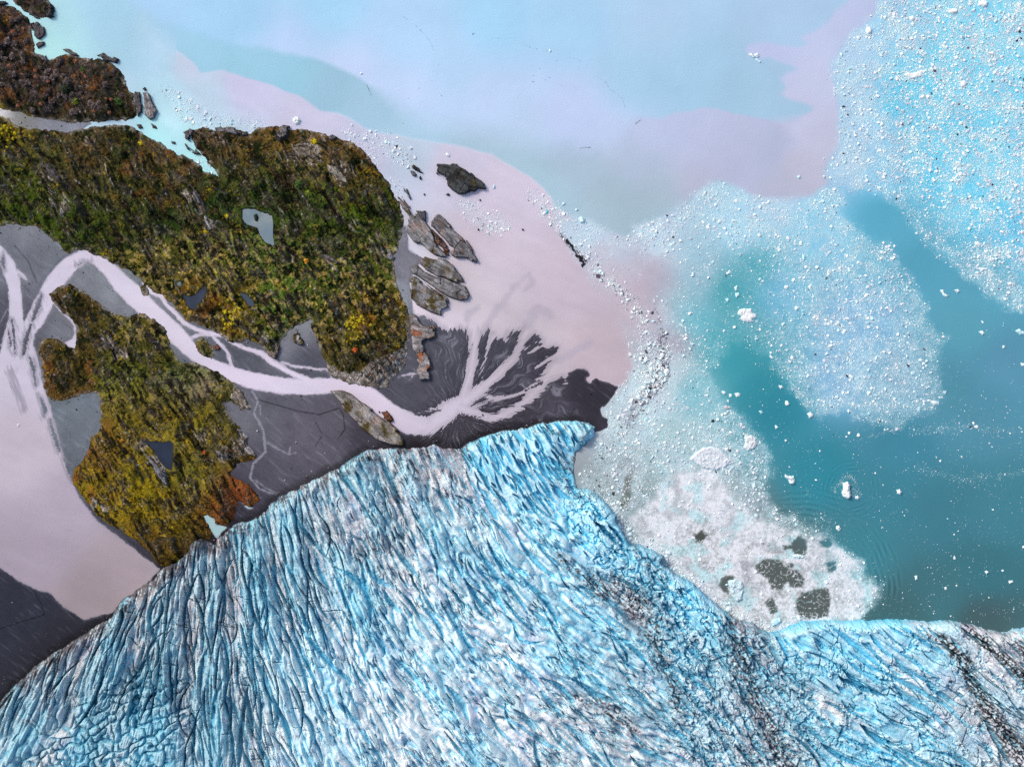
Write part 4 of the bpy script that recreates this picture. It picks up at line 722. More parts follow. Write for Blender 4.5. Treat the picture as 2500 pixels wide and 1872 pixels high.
dustd = samp(CC, idw([(x, y, (v, v, v)) for x, y, v in [(1010, 1110, .95), (1020, 1170, .8), (880, 1230, .75), (900, 1300, .75), (820, 1200, .6), (700, 1200, .45), (600, 1400, .6), (350, 1600, .65), (150, 1650, .7), (230, 1740, .65), (500, 1500, .6), (420, 1400, .6), (1100, 1300, .5), (1300, 1300, .3), (1250, 1100, .08), (1400, 1080, .15), (1450, 1250, .15), (1450, 1550, .4), (1600, 1380, .55), (1560, 1480, .75), (1650, 1560, .5), (1800, 1560, .8), (1830, 1650, .8), (1870, 1760, .75), (1900, 1860, .75), (2000, 1750, .5), (2200, 1700, .35), (2350, 1640, .6), (2430, 1780, .6),
        (2400, 1580, .7), (2460, 1600, .6), (2100, 1580, .15), (1700, 1470, .12), (1720, 1780, .6), (1650, 1850, .55), (1200, 1800, .35), (1000, 1700, .25), (1000, 1850, .4), (850, 1800, .35), (780, 1650, .3), (1350, 1850, .5), (350, 1790, .25), (200, 1830, .3), (1000, 1500, .35), (900, 1400, .4), (1250, 1450, .25), (1150, 1600, .3), (2080, 1840, .12), (2250, 1600, .3), (1960, 1560, .35), (770, 1400, .5), (520, 1650, .6)]], CC, 34), X, Y)[..., 0]
gcol = np.ones(X.shape + (3,), F) * np.array((238, 248, 255), F)
gcol = mixc(gcol, np.array((222, 226, 246), F), ss(0.0, 0.6, fbm(X, Y, 70, 281, 3)))
cy = np.clip(fr * 1.35 - 0.30 + 0.3 * fbm(X, Y, 70, 284, 2) + 0.20 * n6 + 0.12 * n4 + 0.05 * n2, 0, 1)
gcol = mixc(gcol, np.array((134, 222, 252), F), cy * 0.82)
relief = np.clip((gzv - base) / 6, -1, 2)
low = ss(0.5, 0.1, rg) * wA * .8 + ss(0.35, 0.08, np.abs(n2)) * 0.3 * wC * pitm + crB * wB + crE * wE + crF * wF
gcol = mixc(gcol, np.array((112, 208, 244), F), np.clip(low, 0, 1) * (0.15 + 0.4 * fr))
gcol = mixc(gcol, np.array((112, 212, 246), F), ss(0.5, 3.5, slot) * (0.3 + 0.5 * fr))
gcol = gcol * (1 - 0.5 * (1 - ice_tone))[..., None]  # regional tone, darkest over the left part of the ice
def blur(A, k):
    c = np.cumsum(np.pad(A.astype(np.float64), ((k + 1, k), (0, 0)), 'edge'), 0); A = (c[2 * k + 1:] - c[:-2 * k - 1]) / (2 * k + 1)
    c = np.cumsum(np.pad(A, ((0, 0), (k + 1, k)), 'edge'), 1); return ((c[:, 2 * k + 1:] - c[:, :-2 * k - 1]) / (2 * k + 1)).astype(F)
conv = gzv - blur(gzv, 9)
gcol = mixc(gcol, np.array((84, 194, 240), F) * (0.5 + 0.5 * ice_tone[..., None]), 0.62 * ss(-0.15, -1.5, conv) * (0.45 + 0.55 * fr))   # blue ice between the ridges, deepened to paint in relief contrast
gcol = mixc(gcol, np.array((230, 248, 255), F), 0.5 * ss(0.3, 1.8, conv) * (0.35 + 0.65 * ss(.7, .95, ice_tone)) * ss(4, 16, gd))   # crest highlights painted into the ice colour by convexity
du1 = fbm(X, Y, 30, 288, 5) + 0.25 * n3 + 0.15 * n1
gcol = mixc(gcol, np.array((132, 126, 138), F), 0.5 * ss(0.75, 0.15, 1.05 - dustd) * ss(-0.1, 0.55, du1 - 0.22 * n6) + 0.06 * dustd)
web = np.minimum(np.abs(perlin(X / 16 + 1.2 * perlin(X / 9, Y / 9, 291), Y / 16 + 1.2 * perlin(X / 9 + 50, Y / 9, 292), 293)), np.abs(perlin(X / 9 + n3 * 0.2, Y / 11, 294)) * 1.1)
gcol = mixc(gcol, np.array((84, 70, 78), F), 0.7 * ss(0.06, 0.02, web) * ss(0.25, 0.65, dustd + 0.5 * fbm(X, Y, 26, 295, 3)))
speck = ss(0.6, 0.8, perlin(X / 3.4, Y / 3.4, 298)) * ss(0.1, 0.5, dustd + 0.3 * n1)
gcol = mixc(gcol, np.array((62, 52, 58), F), 0.4 * speck)
MOR = [P3(1500, 1122, (1690, 930, 14), (1790, 985, 30), (1850, 1080, 34), (1900, 1200, 30), (1990, 1340, 36), (2080, 1480, 42), (2208, 1640, 46)), P3(1500, 1122, (1880, 900, 14), (1990, 1000, 22), (2100, 1080, 24), (2208, 1170, 30)), P3(1500, 1122, (2150, 1000, 20), (2208, 1040, 24))]
BRN = [[(395, 1402, 14), (450, 1338, 22), (520, 1292, 18), (560, 1255, 10)], P3(1500, 1122, (640, 860, 50), (640, 960, 50), (660, 1060, 55), (720, 1200, 45), (780, 1350, 40), (830, 1480, 42), (920, 1656, 46)), P3(1500, 1122, (0, 650, 40), (90, 760, 50), (190, 880, 40), (220, 1020, 26), (300, 1180, 20), (330, 1330, 24)), P3(700, 1122, (1480, 520, 26), (1640, 640, 34), (1700, 700, 40)), P3(700, 1122, (1560, 1250, 20), (1700, 1290, 26), (1860, 1420, 24))]
mo = np.maximum.reduce([stroke_at(s, X, Y, 30) for s in MOR]); br = np.maximum.reduce([stroke_at(s, X, Y, 30) for s in BRN])
grit = perlin(X / 5, Y / 5, 301) + 0.8 * perlin(X / 9, Y / 9, 302) + 0.35 * n3
mom = ss(-16, 14, mo + 9 * fbm(X, Y, 24, 303, 3)); brm = ss(-18, 14, br + 10 * fbm(X, Y, 30, 306, 3))
gcol = mixc(gcol, np.array((84, 76, 84), F), 0.7 * brm * ss(-0.4, 0.6, grit))
gcol = mixc(gcol, np.array((34, 30, 32), F), brm * 0.7 * ss(0.45, 0.9, grit))
gcol = mixc(gcol, np.array((26, 23, 24), F), np.clip(mom * ss(-0.2, 0.6, grit + 0.3 * mom + 0.2 * n2), 0, 0.9))
# dirty rim against the land
rimd = ss(46, 4, gd + 16 * fbm(X, Y, 22, 309, 4)) * ss(1500, 1380, X)
gcol = mixc(gcol, np.array((62, 56, 62), F), rimd * 0.8 * ss(-0.5, 0.4, du1 + 0.6 * (0.12 - web) * 4 + 0.6 * ss(720, 500, X) - 0.2))
gcol = mixc(gcol, np.array((40, 37, 42), F), ss(5, 0, gd) * ss(1450, 1380, X) * 0.8)
gcol = np.clip(gcol, 16, 255)
need = fmask(gd > -4)
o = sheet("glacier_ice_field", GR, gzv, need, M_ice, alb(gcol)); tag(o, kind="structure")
GZ = gzv
def glac_z(x, y): return samp(GR, GZ, np.asarray(x, F), np.asarray(y, F))
# the ice field and the hills go on beyond the detailed sheets
ya2, xa2, xb2 = wy(GR.ys[-1]) + 12, wx(GR.xs[0]), wx(GR.xs[-1]); zt = 19.0
co = np.array([(xa2 - 60, ya2, zt), (xb2 + 60, ya2, zt), (BIG, -BIG, zt + 200), (-BIG, -BIG, zt + 200), (BIG, ya2, zt), (-BIG, ya2, zt)], F)
build("outer_glacier_terrain", co, [np.array([(3, 2, 1, 0)], np.int32), np.array([(2, 4, 1), (0, 5, 3)], np.int32)], M_ice, np.tile(alb((190, 210, 236)), (6, 1)))["kind"] = "structure"
xa3 = wx(HR.xs[0]) + 1
co = np.array([(xa3, 1000, 9), (xa3, ya2 - 5, 9), (-BIG, ya2 - 5, 150), (-BIG, 3000, 150), (xa3 - 400, 3000, 5)], F)
build("outer_hill_terrain", co, np.array([(0, 4, 3, 2, 1)], np.int32), M_hill, np.tile(alb((80, 74, 40)), (5, 1)))["kind"] = "structure"
print("glacier", time.time() - T0)

# ------------------------------------------------------------------ rocks: each a solid block with its own joints
def rock(name, poly, label, cat="rock", h=3.0, base=0.0, tone=(150, 146, 146), dark=0.3, joint=(8, 26), ang=0.93, rust=0.15, moss=0.0, seed=0, step=None, group=None, edge=3.0, wet=1.0):
    p = np.asarray(poly, F); L = max(np.ptp(p[:, 0]), np.ptp(p[:, 1])); st = step or float(np.clip(L / 70, 0.35, 1.2))
    b = Ras(p[:, 0].min() - 4, p[:, 1].min() - 4, p[:, 0].max() + 4, p[:, 1].max() + 4, st)
    X, Y = b.X, b.Y
    X2 = X + min(1.6, L * .025) * fbm(X, Y, max(4, L * .2), 400 + seed, 3); Y2 = Y + min(1.6, L * .025) * fbm(X + 99, Y, max(4, L * .2), 403 + seed, 3)
    s = sdf_at(p, X2, Y2)
    ca, sa = math.cos(ang), math.sin(ang); u = X2 * ca + Y2 * sa; v = -X2 * sa + Y2 * ca
    f1, fe, r3, cx, cy = worley(u / joint[1], v / joint[0], 410 + seed)
    if L > 26: s = s - 4.5 * (r3[..., 1] > .68) * ss(9, 5, s)
    ed = min(edge, L * 0.16)
    z = h * (0.35 * ss(0, 1.2, s) + 0.65 * ss(0, ed, s)) + ss(0, ed, s) * (h * 0.16 * (r3[..., 0] - 0.5) + 0.22 * h * (r3[..., 1] - .5) * cy + 0.16 * h * perlin(u / (L * .5), v / (L * .07), 413 + seed) + 0.10 * h * fbm(X, Y, max(3, L * .12), 414 + seed, 4))
    jo = ss(0.055, 0.008, fe) * ss(-.3, .2, fbm(X, Y, max(5, L * .2), 417 + seed, 2)); z = z - jo * h * 0.22 * ss(0, 2, s)
    z = np.where(s < 0, 0.45 * s - 0.15, z)
    c = np.ones(X.shape + (3,), F) * np.array(tone, F)
    c = c * (1 + 0.14 * (r3[..., 2] - 0.5) + 0.3 * perlin(u / (L * .4), v / (L * .035), 438 + seed))[..., None]
    c = c * np.array((0.80, 0.82, 0.85), F)
    c = mixc(c, np.array(tone, F) * 0.42, min(1, dark + .22) * ss(-0.1, 0.5, fbm(X, Y, max(6, L * .2), 418 + seed, 4)))
    c = mixc(c, np.array((222, 222, 226), F), 0.45 * ss(0.2, 0.6, fbm(u * 0.35, v, max(4, L * .1), 422 + seed, 4)) * (1 - dark))
    c = mixc(c, np.array((170, 96, 58), F), rust * ss(0.05, 0.45, fbm(X, Y, max(5, L * .17), 426 + seed, 4)))
    if moss: c = mixc(c, np.array((74, 62, 24), F), ss(0.45, 0.15, 0.7 - moss + 0.6 * fbm(X, Y, max(6, L * .22), 430 + seed, 4)) * 0.9)
    fine = np.maximum(ss(0.075, 0.0, np.abs(perlin(u / (joint[1] * 1.6), v / (joint[0] * .5), 434 + seed))), 0.8 * ss(0.05, 0.0, np.abs(perlin(u / (joint[0] * .8), v / (joint[1] * .8), 436 + seed))))
    c = mixc(c, np.array((38, 34, 33), F), 0.85 * jo + 0.62 * fine * (1 - jo))
    c = mixc(c, np.array((44, 42, 44), F), 0.8 * wet * ss(1.8, 0.2, s))
    o = sheet(name, b, z + base, fmask(s > -3.0), M_rock, alb(np.clip(c, 8, 255)))
    tag(o, label, cat, group); return o
C7 = lambda *q: P(700, 0, *q)
C3 = lambda *q: P(700, 500, *q)
C0 = lambda *q: P(0, 0, *q)
rock("rock_islet", Pz((715, 960), (735, 882), (800, 885), (870, 895), (900, 880), (980, 890), (1050, 930), (1110, 980), (1160, 1030), (1210, 1060), (1250, 1100), (1290, 1150), (1280, 1185), (1230, 1180), (1190, 1175), (1150, 1210), (1080, 1190), (1040, 1215), (960, 1210), (900, 1170), (850, 1120), (840, 1060), (800, 1030), (750, 1010), (710, 975)),
     "large dark grey cracked rock islet alone in the pink silty water", "islet", 5, 0, (78, 82, 82), .75, (14, 22), .6, .08, .12, 1)
rock("rock_islet", Pz((430, 880), (490, 885), (540, 920), (570, 965), (598, 990), (560, 985), (510, 960), (470, 945), (430, 910)), "small dark brown tapering rock islet close to the green shore, west of the large islet", "islet", 3, 0, (70, 62, 62), .6, (8, 12), .7, .1, 0, 2)
rock("boulder", Pz((445, 955), (490, 965), (522, 1000), (500, 1030), (470, 1012)), "pale grey boulder touching the small dark brown islet's lower side", "boulder", 2.5, 0, (130, 130, 136), .3, (8, 8), .7, 0, 0, 3)
rock("boulder", Pz((540, 1030), (560, 1012), (576, 1045), (555, 1060)), "tiny round dark boulder below the pale boulder of the small brown islet", "boulder", 2, 0, (84, 76, 78), .5, (6, 6), .7, 0, 0, 4)
rock("boulder", Pz((828, 1215), (858, 1198), (880, 1218), (855, 1234)), "dark grey boulder in pink water just below the large cracked islet", "boulder", 2, 0, (84, 80, 84), .5, (6, 6), .7, 0, 0, 5)
rock("boulder", Pz((590, 1205), (600, 1200), (613, 1215), (604, 1230), (592, 1222)), "little grey-brown boulder in pink water southwest of the large cracked islet", "boulder", 1.5, 0, (110, 102, 106), .4, (6, 6), .7, 0, 0, 6)
rock("boulder", Pz((1193, 1265), (1206, 1262), (1208, 1285), (1197, 1288)), "narrow black boulder under the eastern tip of the large islet", "boulder", 1.5, 0, (60, 56, 58), .4, (6, 6), .7, 0, 0, 7)
rock("boulder", Pz((1170, 1595), (1182, 1575), (1196, 1600), (1180, 1606)), "black triangular boulder in the pink plume beyond the grey slabs", "boulder", 1.5, 0, (56, 54, 58), .4, (6, 6), .7, 0, 0, 8)
rock("boulder", Pz((1650, 1585), (1668, 1583), (1676, 1600), (1655, 1605)), "black boulder among ice chips at the pink plume's eastern rim", "boulder", 1.5, 0, (60, 60, 66), .4, (6, 6), .7, 0, 0, 9)
# ribs and slabs on the eastern shore of the big green hill
rock("shore_rock", [(950 + x * .2364, 440 + y * .2364) for x, y in ((90, 125), (140, 180), (225, 290), (245, 345), (300, 350), (350, 400), (385, 440), (430, 500), (455, 560), (480, 640), (520, 700), (590, 760), (605, 800), (540, 800), (480, 782), (400, 735), (330, 690), (260, 640), (215, 580), (180, 530), (185, 480), (205, 440), (190, 380), (120, 295), (95, 220))], "long pale grey slab with rust and moss along the green hill's eastern shore", "rock", 4, 0, (174, 170, 170), .3, (16, 36), .85, .25, .12, 10)
rock("shore_rock", C7((628, 1012), (650, 1020), (668, 1062), (668, 1120), (655, 1090), (636, 1040)), "thin dark rimmed shard of rock at the northern end of the shore slabs", "rock", 2.5, 0, (126, 122, 122), .4, (8, 20), 1.1, .1, 0, 11)
rock("shore_rock", [(950 + x * .2364, 440 + y * .2364) for x, y in ((258, 293), (378, 303), (385, 440), (340, 400), (262, 342))], "square grey slab with a white top jutting from the long mossy shore slab", "rock", 3.5, 0, (120, 116, 120), .3, (14, 16), .3, 0, 0, 12)
rock("shore_rock", [(950 + x * .2364, 440 + y * .2364) for x, y in ((432, 500), (500, 558), (560, 620), (612, 690), (650, 705), (640, 740), (608, 790), (585, 755), (520, 700), (475, 640), (455, 560))], "rust-brown broken rock wedged between long mossy slab and broad pointed slab", "rock", 3, 0, (112, 88, 78), .5, (8, 16), .9, .5, 0, 58)
rock("shore_rock", [(950 + x * .2364, 440 + y * .2364) for x, y in ((435, 430), (485, 360), (520, 350), (600, 425), (660, 495), (700, 520), (770, 580), (825, 650), (865, 720), (870, 760), (918, 820), (905, 862), (870, 830), (855, 848), (800, 815), (770, 802), (680, 802), (640, 770), (652, 702), (612, 690), (560, 620), (490, 555), (435, 490))], "broad pointed grey slab with dark cracks reaching farthest into pink water", "rock", 4.5, 0, (156, 152, 154), .45, (18, 40), .9, .2, .0, 13)
rock("shore_rock", C7((716, 1415), (735, 1368), (800, 1390), (858, 1400), (900, 1430), (940, 1470), (967, 1510), (962, 1534), (900, 1520), (860, 1502), (800, 1490), (740, 1462)), "lens-shaped grey slab with a mossy root, between broad pointed slab and whaleback", "rock", 4, 0, (160, 156, 154), .4, (14, 40), .55, .15, .25, 14)
rock("shore_rock", C7((660, 1440), (700, 1426), (740, 1463), (800, 1492), (860, 1505), (900, 1522), (962, 1540), (988, 1590), (976, 1618), (940, 1622), (870, 1602), (800, 1562), (720, 1512), (680, 1482)), "long smooth whaleback slab with a dark rounded tip", "rock", 4, 0, (166, 162, 162), .35, (18, 60), .45, .12, .0, 15)
rock("shore_rock", C3((662, 392), (690, 384), (720, 408), (800, 460), (868, 500), (880, 552), (852, 562), (832, 575), (836, 600), (760, 572), (700, 540), (668, 500)), "pale slab with a brown mossy hollow, the southernmost rib of the shore", "rock", 4, 0, (164, 160, 160), .25, (14, 40), .6, .15, .3, 16)
rock("shore_rock", C3((658, 588), (700, 600), (742, 642), (802, 660), (802, 712), (742, 740), (742, 790), (782, 832), (786, 882), (770, 892), (776, 942), (720, 947), (700, 900), (702, 830), (680, 790), (670, 700)), "narrow upright white and orange-stained rock wall beside the dark delta", "rock", 4, 0.2, (182, 172, 168), .15, (16, 14), .1, .75, .0, 17)
rock("shore_rock", C3((232, 1002), (300, 998), (350, 1020), (400, 1062), (480, 1112), (560, 1172), (612, 1222), (628, 1242), (630, 1302), (560, 1292), (480, 1262), (400, 1202), (360, 1152), (312, 1112), (290, 1062)), "long pale ribbed rock with brown moss on the river's south bank by the glacier", "rock", 4, 0.2, (184, 174, 166), .15, (10, 46), .68, .15, .26, 18)
rock("boulder", C3((498, 1112), (530, 1108), (556, 1122), (574, 1160), (560, 1170), (520, 1145)), "orange-brown boulder lodged between the pale ribbed rock and the milky river", "boulder", 3, 1.0, (140, 84, 56), .3, (10, 14), .7, .7, 0, 19)
rock("boulder", P(0, 500, (1150, 760), (1172, 750), (1190, 770), (1180, 785), (1158, 785)), "rusty boulder on the silt beside the small green river island", "boulder", 2, 0.3, (128, 84, 66), .3, (10, 14), .7, .6, 0, 20)
rock("shore_rock", P(0, 500, (1575, 705), (1600, 680), (1625, 700), (1642, 745), (1612, 772), (1585, 740)), "white rock with a brown grass cap inside the grey triangular silt flat", "rock", 3, 0.3, (206, 204, 206), .1, (14, 14), .7, .2, .45, 21)
rock("shore_rock", P(0, 500, (1430, 770), (1480, 720), (1512, 745), (1505, 790), (1488, 832), (1450, 812)), "tan cracked rock shoulder at the western edge of the triangular silt flat", "rock", 3.5, 0.5, (168, 152, 138), .3, (12, 24), 1.0, .35, .2, 22)
# northern shore outcrops
rock("shore_rock", C0((718, 512), (735, 484), (764, 490), (770, 540), (768, 600), (772, 628), (745, 632), (728, 590)), "dark grey jointed rock between the wooded point and its white slab", "rock", 3, 0, (118, 112, 112), .5, (12, 18), 1.2, .1, 0, 23)
rock("shore_rock", C0((770, 500), (802, 494), (822, 550), (850, 600), (832, 640), (812, 650), (780, 622), (778, 560)), "white-topped block of rock off the tip of the wooded point", "rock", 4, 0, (176, 168, 168), .2, (16, 24), 1.2, .1, 0, 24)
rock("boulder", C0((768, 478), (782, 470), (792, 486), (780, 492)), "tiny brown boulder just above the white-topped block", "boulder", 2, 0, (110, 92, 88), .3, (8, 8), .7, 0, 0, 25)
rock("boulder", C0((735, 672), (760, 670), (774, 692), (750, 696)), "brown boulder in the turquoise channel, nearest the wooded point", "boulder", 2, 0, (112, 98, 96), .4, (8, 8), .7, .1, 0, 26)
rock("boulder", C0((812, 664), (842, 680), (848, 697), (824, 692)), "brown boulder in the turquoise channel straight below the white-topped block", "boulder", 2, 0, (122, 108, 108), .4, (8, 8), .7, .1, 0, 27)
rock("boulder", C0((922, 760), (945, 765), (948, 778), (926, 776)), "small grey boulder deep in the turquoise channel near the forked inlet", "boulder", 2, 0, (130, 122, 126), .3, (8, 8), .7, 0, 0, 28)
rock("shore_rock", C0((972, 708), (1000, 698), (1028, 682), (1046, 700), (1036, 740), (1030, 768), (1004, 752)), "fan of grey blocks at the northwest corner of the big green hill", "rock", 3.5, 0.3, (128, 124, 124), .4, (10, 18), .9, .05, 0, 29)
rock("shore_rock", C0((995, 772), (1040, 798), (1066, 815), (1086, 838), (1050, 832), (1010, 806)), "flat grey blade of rock lying along the turquoise inlet", "rock", 3, 0.3, (134, 128, 128), .4, (10, 22), .6, 0, 0, 30)
rock("shore_rock", C0((1160, 692), (1200, 684), (1260, 688), (1310, 708), (1340, 730), (1300, 736), (1240, 722), (1190, 730)), "row of grey rock ribs on the hill's northern waterline", "rock", 3.5, 0.6, (140, 136, 136), .4, (9, 20), 1.1, .05, .1, 31)
rock("shore_rock", C0((1488, 712), (1530, 684), (1558, 688), (1562, 742), (1512, 766), (1490, 742)), "bare grey knob of rock on the hill's north shore below the round iceberg", "rock", 5, 3.5, (150, 142, 138), .4, (14, 24), 1.0, .1, 0, 32)
rock("shore_rock", C0((1770, 742), (1790, 730), (1815, 742), (1800, 760), (1778, 758)), "small grey rock at the waterline east of the bare grey knob", "rock", 3, 1.0, (140, 134, 134), .4, (8, 12), 1.0, 0, 0, 33)
rock("shore_rock", C0((160, 128), (200, 118), (242, 150), (248, 188), (214, 218), (186, 200)), "jointed grey rocks on the east shore of the wooded point, below the upper islet", "rock", 3, 0, (112, 104, 106), .5, (10, 14), 1.2, 0, 0, 34)
rock("shore_rock", C0((192, 240), (212, 226), (242, 226), (242, 246), (206, 264)), "small brown-grey rock in the nook of the wooded point's east shore", "rock", 2.5, 0, (116, 108, 108), .4, (8, 12), .3, 0, 0, 35)
rock("shore_rock", C0((322, 265), (370, 264), (408, 284), (432, 308), (392, 302), (350, 285)), "slim grey slab at the waterline, north shore of the wooded point", "rock", 2.5, 0, (122, 116, 118), .4, (8, 20), .5, 0, 0, 36)
rock("shore_rock", C0((522, 298), (556, 288), (602, 302), (646, 320), (634, 346), (582, 334), (542, 324)), "dark angular rocks at the northeast corner of the wooded point", "rock", 3, 0, (106, 102, 104), .5, (9, 16), .6, 0, 0, 37)
rock("shore_rock", C0((600, 346), (628, 350), (660, 380), (672, 410), (650, 404), (622, 372)), "grey rock ledge trailing south from the dark angular rocks", "rock", 2.5, 0.2, (116, 110, 110), .5, (9, 16), .8, 0, 0, 38)
rock("shore_rock", C0((182, 286), (214, 296), (248, 300), (266, 340), (232, 328), (196, 306)), "pale grey rock ledge in the bay between headland and wooded point", "rock", 2.5, 0.2, (138, 132, 132), .3, (9, 16), .8, 0, 0, 39)
rock("rock_islet", C0((-10, 6), (30, 8), (46, 20), (22, 32), (-12, 28)), "low black skerry at the very corner, left of the oval islet", "islet", 2.5, 0, (74, 68, 70), .5, (10, 16), .3, 0, 0, 40)
rock("shore_rock", C0((150, 62), (196, 84), (222, 104), (200, 104), (168, 84)), "broken grey ledge under the oval islet's southern edge", "rock", 2, 0, (100, 96, 100), .5, (8, 14), .5, 0, 0, 41)
rock("shore_rock", C0((250, 60), (276, 26), (298, 60), (290, 88), (262, 98)), "dark jointed cap of rock on the oval islet's eastern end", "rock", 3, 2.6, (90, 84, 84), .5, (10, 14), .5, .1, 0, 42)
# outcrops standing out of the heath
def onhill(poly): p = np.asarray(poly, F); return float(np.median(hill_z(p[:, 0], p[:, 1]))) - 0.3
for q, lb, tn, sd_, an_ in [
    (C0((1565, 800), (1620, 778), (1680, 800), (1684, 846), (1630, 862), (1590, 850)), "smooth tan rock dome on the hill's northern crest", (150, 138, 122), 43, .9),
    (C0((1770, 895), (1815, 905), (1860, 950), (1905, 990), (1900, 1020), (1850, 985), (1790, 950)), "long cream-white rock rib on the hill's northeast flank", (196, 188, 170), 44, .8),
    (C0((345, 1120), (372, 1112), (382, 1140), (358, 1172), (342, 1160)), "fan-shaped white rock on the western heath above the pale silt bank", (184, 184, 182), 45, 1.2),
    (C0((270, 1080), (300, 1078), (335, 1105), (325, 1125), (292, 1108)), "grey-white rock step northwest of the fan-shaped rock", (170, 168, 172), 46, .7),
    (C0((225, 890), (265, 885), (330, 960), (352, 1010), (330, 1012), (270, 945)), "dark grey rock rib on the western heath, above the white steps", (112, 104, 104), 47, .95),
    (C0((1098, 1150), (1120, 1160), (1146, 1215), (1160, 1250), (1140, 1248), (1112, 1195)), "narrow snow-white rock streak west of the lake", (208, 206, 210), 48, 1.1),
    (C0((1005, 1000), (1030, 1005), (1080, 1065), (1100, 1110), (1080, 1105), (1035, 1050)), "rust-edged grey rock rib uphill of the snow-white streak", (160, 150, 148), 49, 1.0),
    (P(0, 500, (1735, 265), (1775, 275), (1830, 310), (1822, 322), (1770, 296), (1738, 280)), "slender grey rock bar in the heath southeast of the lake", (160, 156, 162), 50, .5),
    (P(0, 500, (2080, 270), (2110, 255), (2128, 285), (2112, 302), (2090, 295)), "white rock at the hill's eastern rim above the grey sand lane", (186, 184, 188), 51, .5),
    (P(0, 500, (1270, 1195), (1300, 1215), (1340, 1250), (1330, 1290), (1382, 1340), (1378, 1368), (1330, 1350), (1290, 1270)), "white rock shelf with orange stains beside the pale meandering rill", (206, 196, 196), 52, .9),
    (P(0, 500, (1265, 965), (1300, 1002), (1330, 1052), (1352, 1100), (1320, 1105), (1275, 1060), (1240, 1040), (1250, 1000)), "cream cracked rock spur pointing down at the grey flat south of the river", (190, 174, 160), 53, .95),
    (P(0, 500, (780, 1320), (800, 1330), (860, 1400), (905, 1470), (912, 1510), (890, 1500), (820, 1400)), "black and white streaked crag just left of the dark triangular pond", (150, 150, 154), 54, 1.0),
    (P(0, 500, (1150, 1310), (1200, 1320), (1252, 1345), (1240, 1370), (1190, 1360)), "grey rock ledge on the southern hill facing the meandering rill", (150, 146, 146), 55, .4),
    (P(0, 500, (560, 720), (600, 745), (660, 790), (700, 830), (680, 828), (620, 785), (575, 745)), "thin grey rock ribs on the northern slope of the southern hill", (120, 114, 112), 56, .7)]:
    rock("rock_outcrop", q, lb, "rock outcrop", 2.2, onhill(q), tn, .55, (6, 16), an_, .15, .2, sd_, wet=0.3)
rock("gravel_spit", P(700, 500, (1478, 165), (1500, 170), (1540, 215), (1580, 265), (1616, 300), (1610, 325), (1590, 340), (1582, 310), (1550, 270), (1510, 215)), "thin black gravel spit curving along the inner rim of the ice arc", "gravel spit", 1.2, 0, (44, 42, 52), .5, (6, 8), .8, 0, 0, 57)
print("rocks", time.time() - T0)

# ------------------------------------------------------------------ floating ice
def chunks(px, py, r, rg, k=5, h=0.55, z0=0.0):
    n = len(px); a0 = rg.uniform(0, 6.28, (n, 1)); st = rg.uniform(0.55, 1.0, (n, 1)); rot = rg.uniform(0, 3.14, (n, 1))
    a = a0 + np.arange(k)[None] * 2 * np.pi / k + rg.uniform(-.35, .35, (n, k))
    rr = r[:, None] * rg.uniform(0.75, 1.2, (n, k))
    x = rr * np.cos(a); y = rr * np.sin(a) * st
    x, y = x * np.cos(rot) - y * np.sin(rot), x * np.sin(rot) + y * np.cos(rot)
    hh = (r[:, None] * h * rg.uniform(0.5, 1.3, (n, 1)) + 0.1); tilt = rg.normal(0, 0.25, (n, 2))
    ins = rg.uniform(0.45, 0.9, (n, 1)); ox = r[:, None] * rg.normal(0, .1, (n, 1)); oy = r[:, None] * rg.normal(0, .1, (n, 1))
    bx = wx(px)[:, None] + x; by = wy(py)[:, None] + y
    tx = wx(px)[:, None] + x * ins + ox; ty = wy(py)[:, None] + y * ins + oy
    tz = hh + tilt[:, :1] * x * ins + tilt[:, 1:] * y * ins
    z0 = np.asarray(z0, F).reshape(-1, 1) if np.ndim(z0) else z0
    co = np.empty((n, 2 * k, 3), F)
    co[:, :k, 0] = bx; co[:, :k, 1] = by; co[:, :k, 2] = z0 - 0.15; co[:, k:, 0] = tx; co[:, k:, 1] = ty; co[:, k:, 2] = z0 + np.maximum(tz, 0.08)
    bi = (np.arange(n) * 2 * k)[:, None]
    i = np.arange(k); q = np.stack([i, (i + 1) % k, k + (i + 1) % k, k + i], -1)
    quads = (bi[:, :, None] + q[None]).reshape(-1, 4); top = bi + k + i[None]
    return co.reshape(-1, 3), [quads.astype(np.int32), top.astype(np.int32)]
rg = np.random.default_rng(77)
def scatter(n, dens, ras, box=None):
    """n points drawn with probability dens on a raster"""
    d = np.clip(dens, 0, None).ravel().astype(np.float64); c = np.cumsum(d); k = np.searchsorted(c, rg.random(n) * c[-1])
    j, i = np.unravel_index(k, dens.shape)
    return ras.xs[i] + rg.uniform(-.5, .5, n) * ras.st, ras.ys[j] + rg.uniform(-.5, .5, n) * ras.st
X, Y = WR.X, WR.Y
okw = (wg < -3) & (wh < -3) & (wgl < -3)
open_w = ss(1700, 1800, X) * ss(780, 900, Y) * 0.010 + ss(1640, 1720, X) * ss(700, 900, Y) * 0.012
clump = np.clip(0.7 + 0.8 * fbm(X, Y, 40, 501, 4), 0.1, 2)
band = ss(0, 30, stroke_at(P3(700, 500, (1990, 560, 10), (2030, 700, 40), (2040, 830, 60), (1990, 960, 80), (1900, 1030, 70), (1800, 1150, 50)), X, Y, 40))
strm = ss(-10, 26, stroke_at(P3(700, 500, (1560, 250, 26), (1680, 360, 34), (1800, 470, 40), (1880, 560, 40), (1920, 640, 40), (1960, 740, 50), (1960, 900, 70)), X, Y, 40) + 14 * fbm(X, Y, 30, 503, 3))
drift = ss(-24, 4, lnr + 10 * fbm(X, Y, 18, 78, 3)) * np.where(X > 1900, 0.10, 0.35)
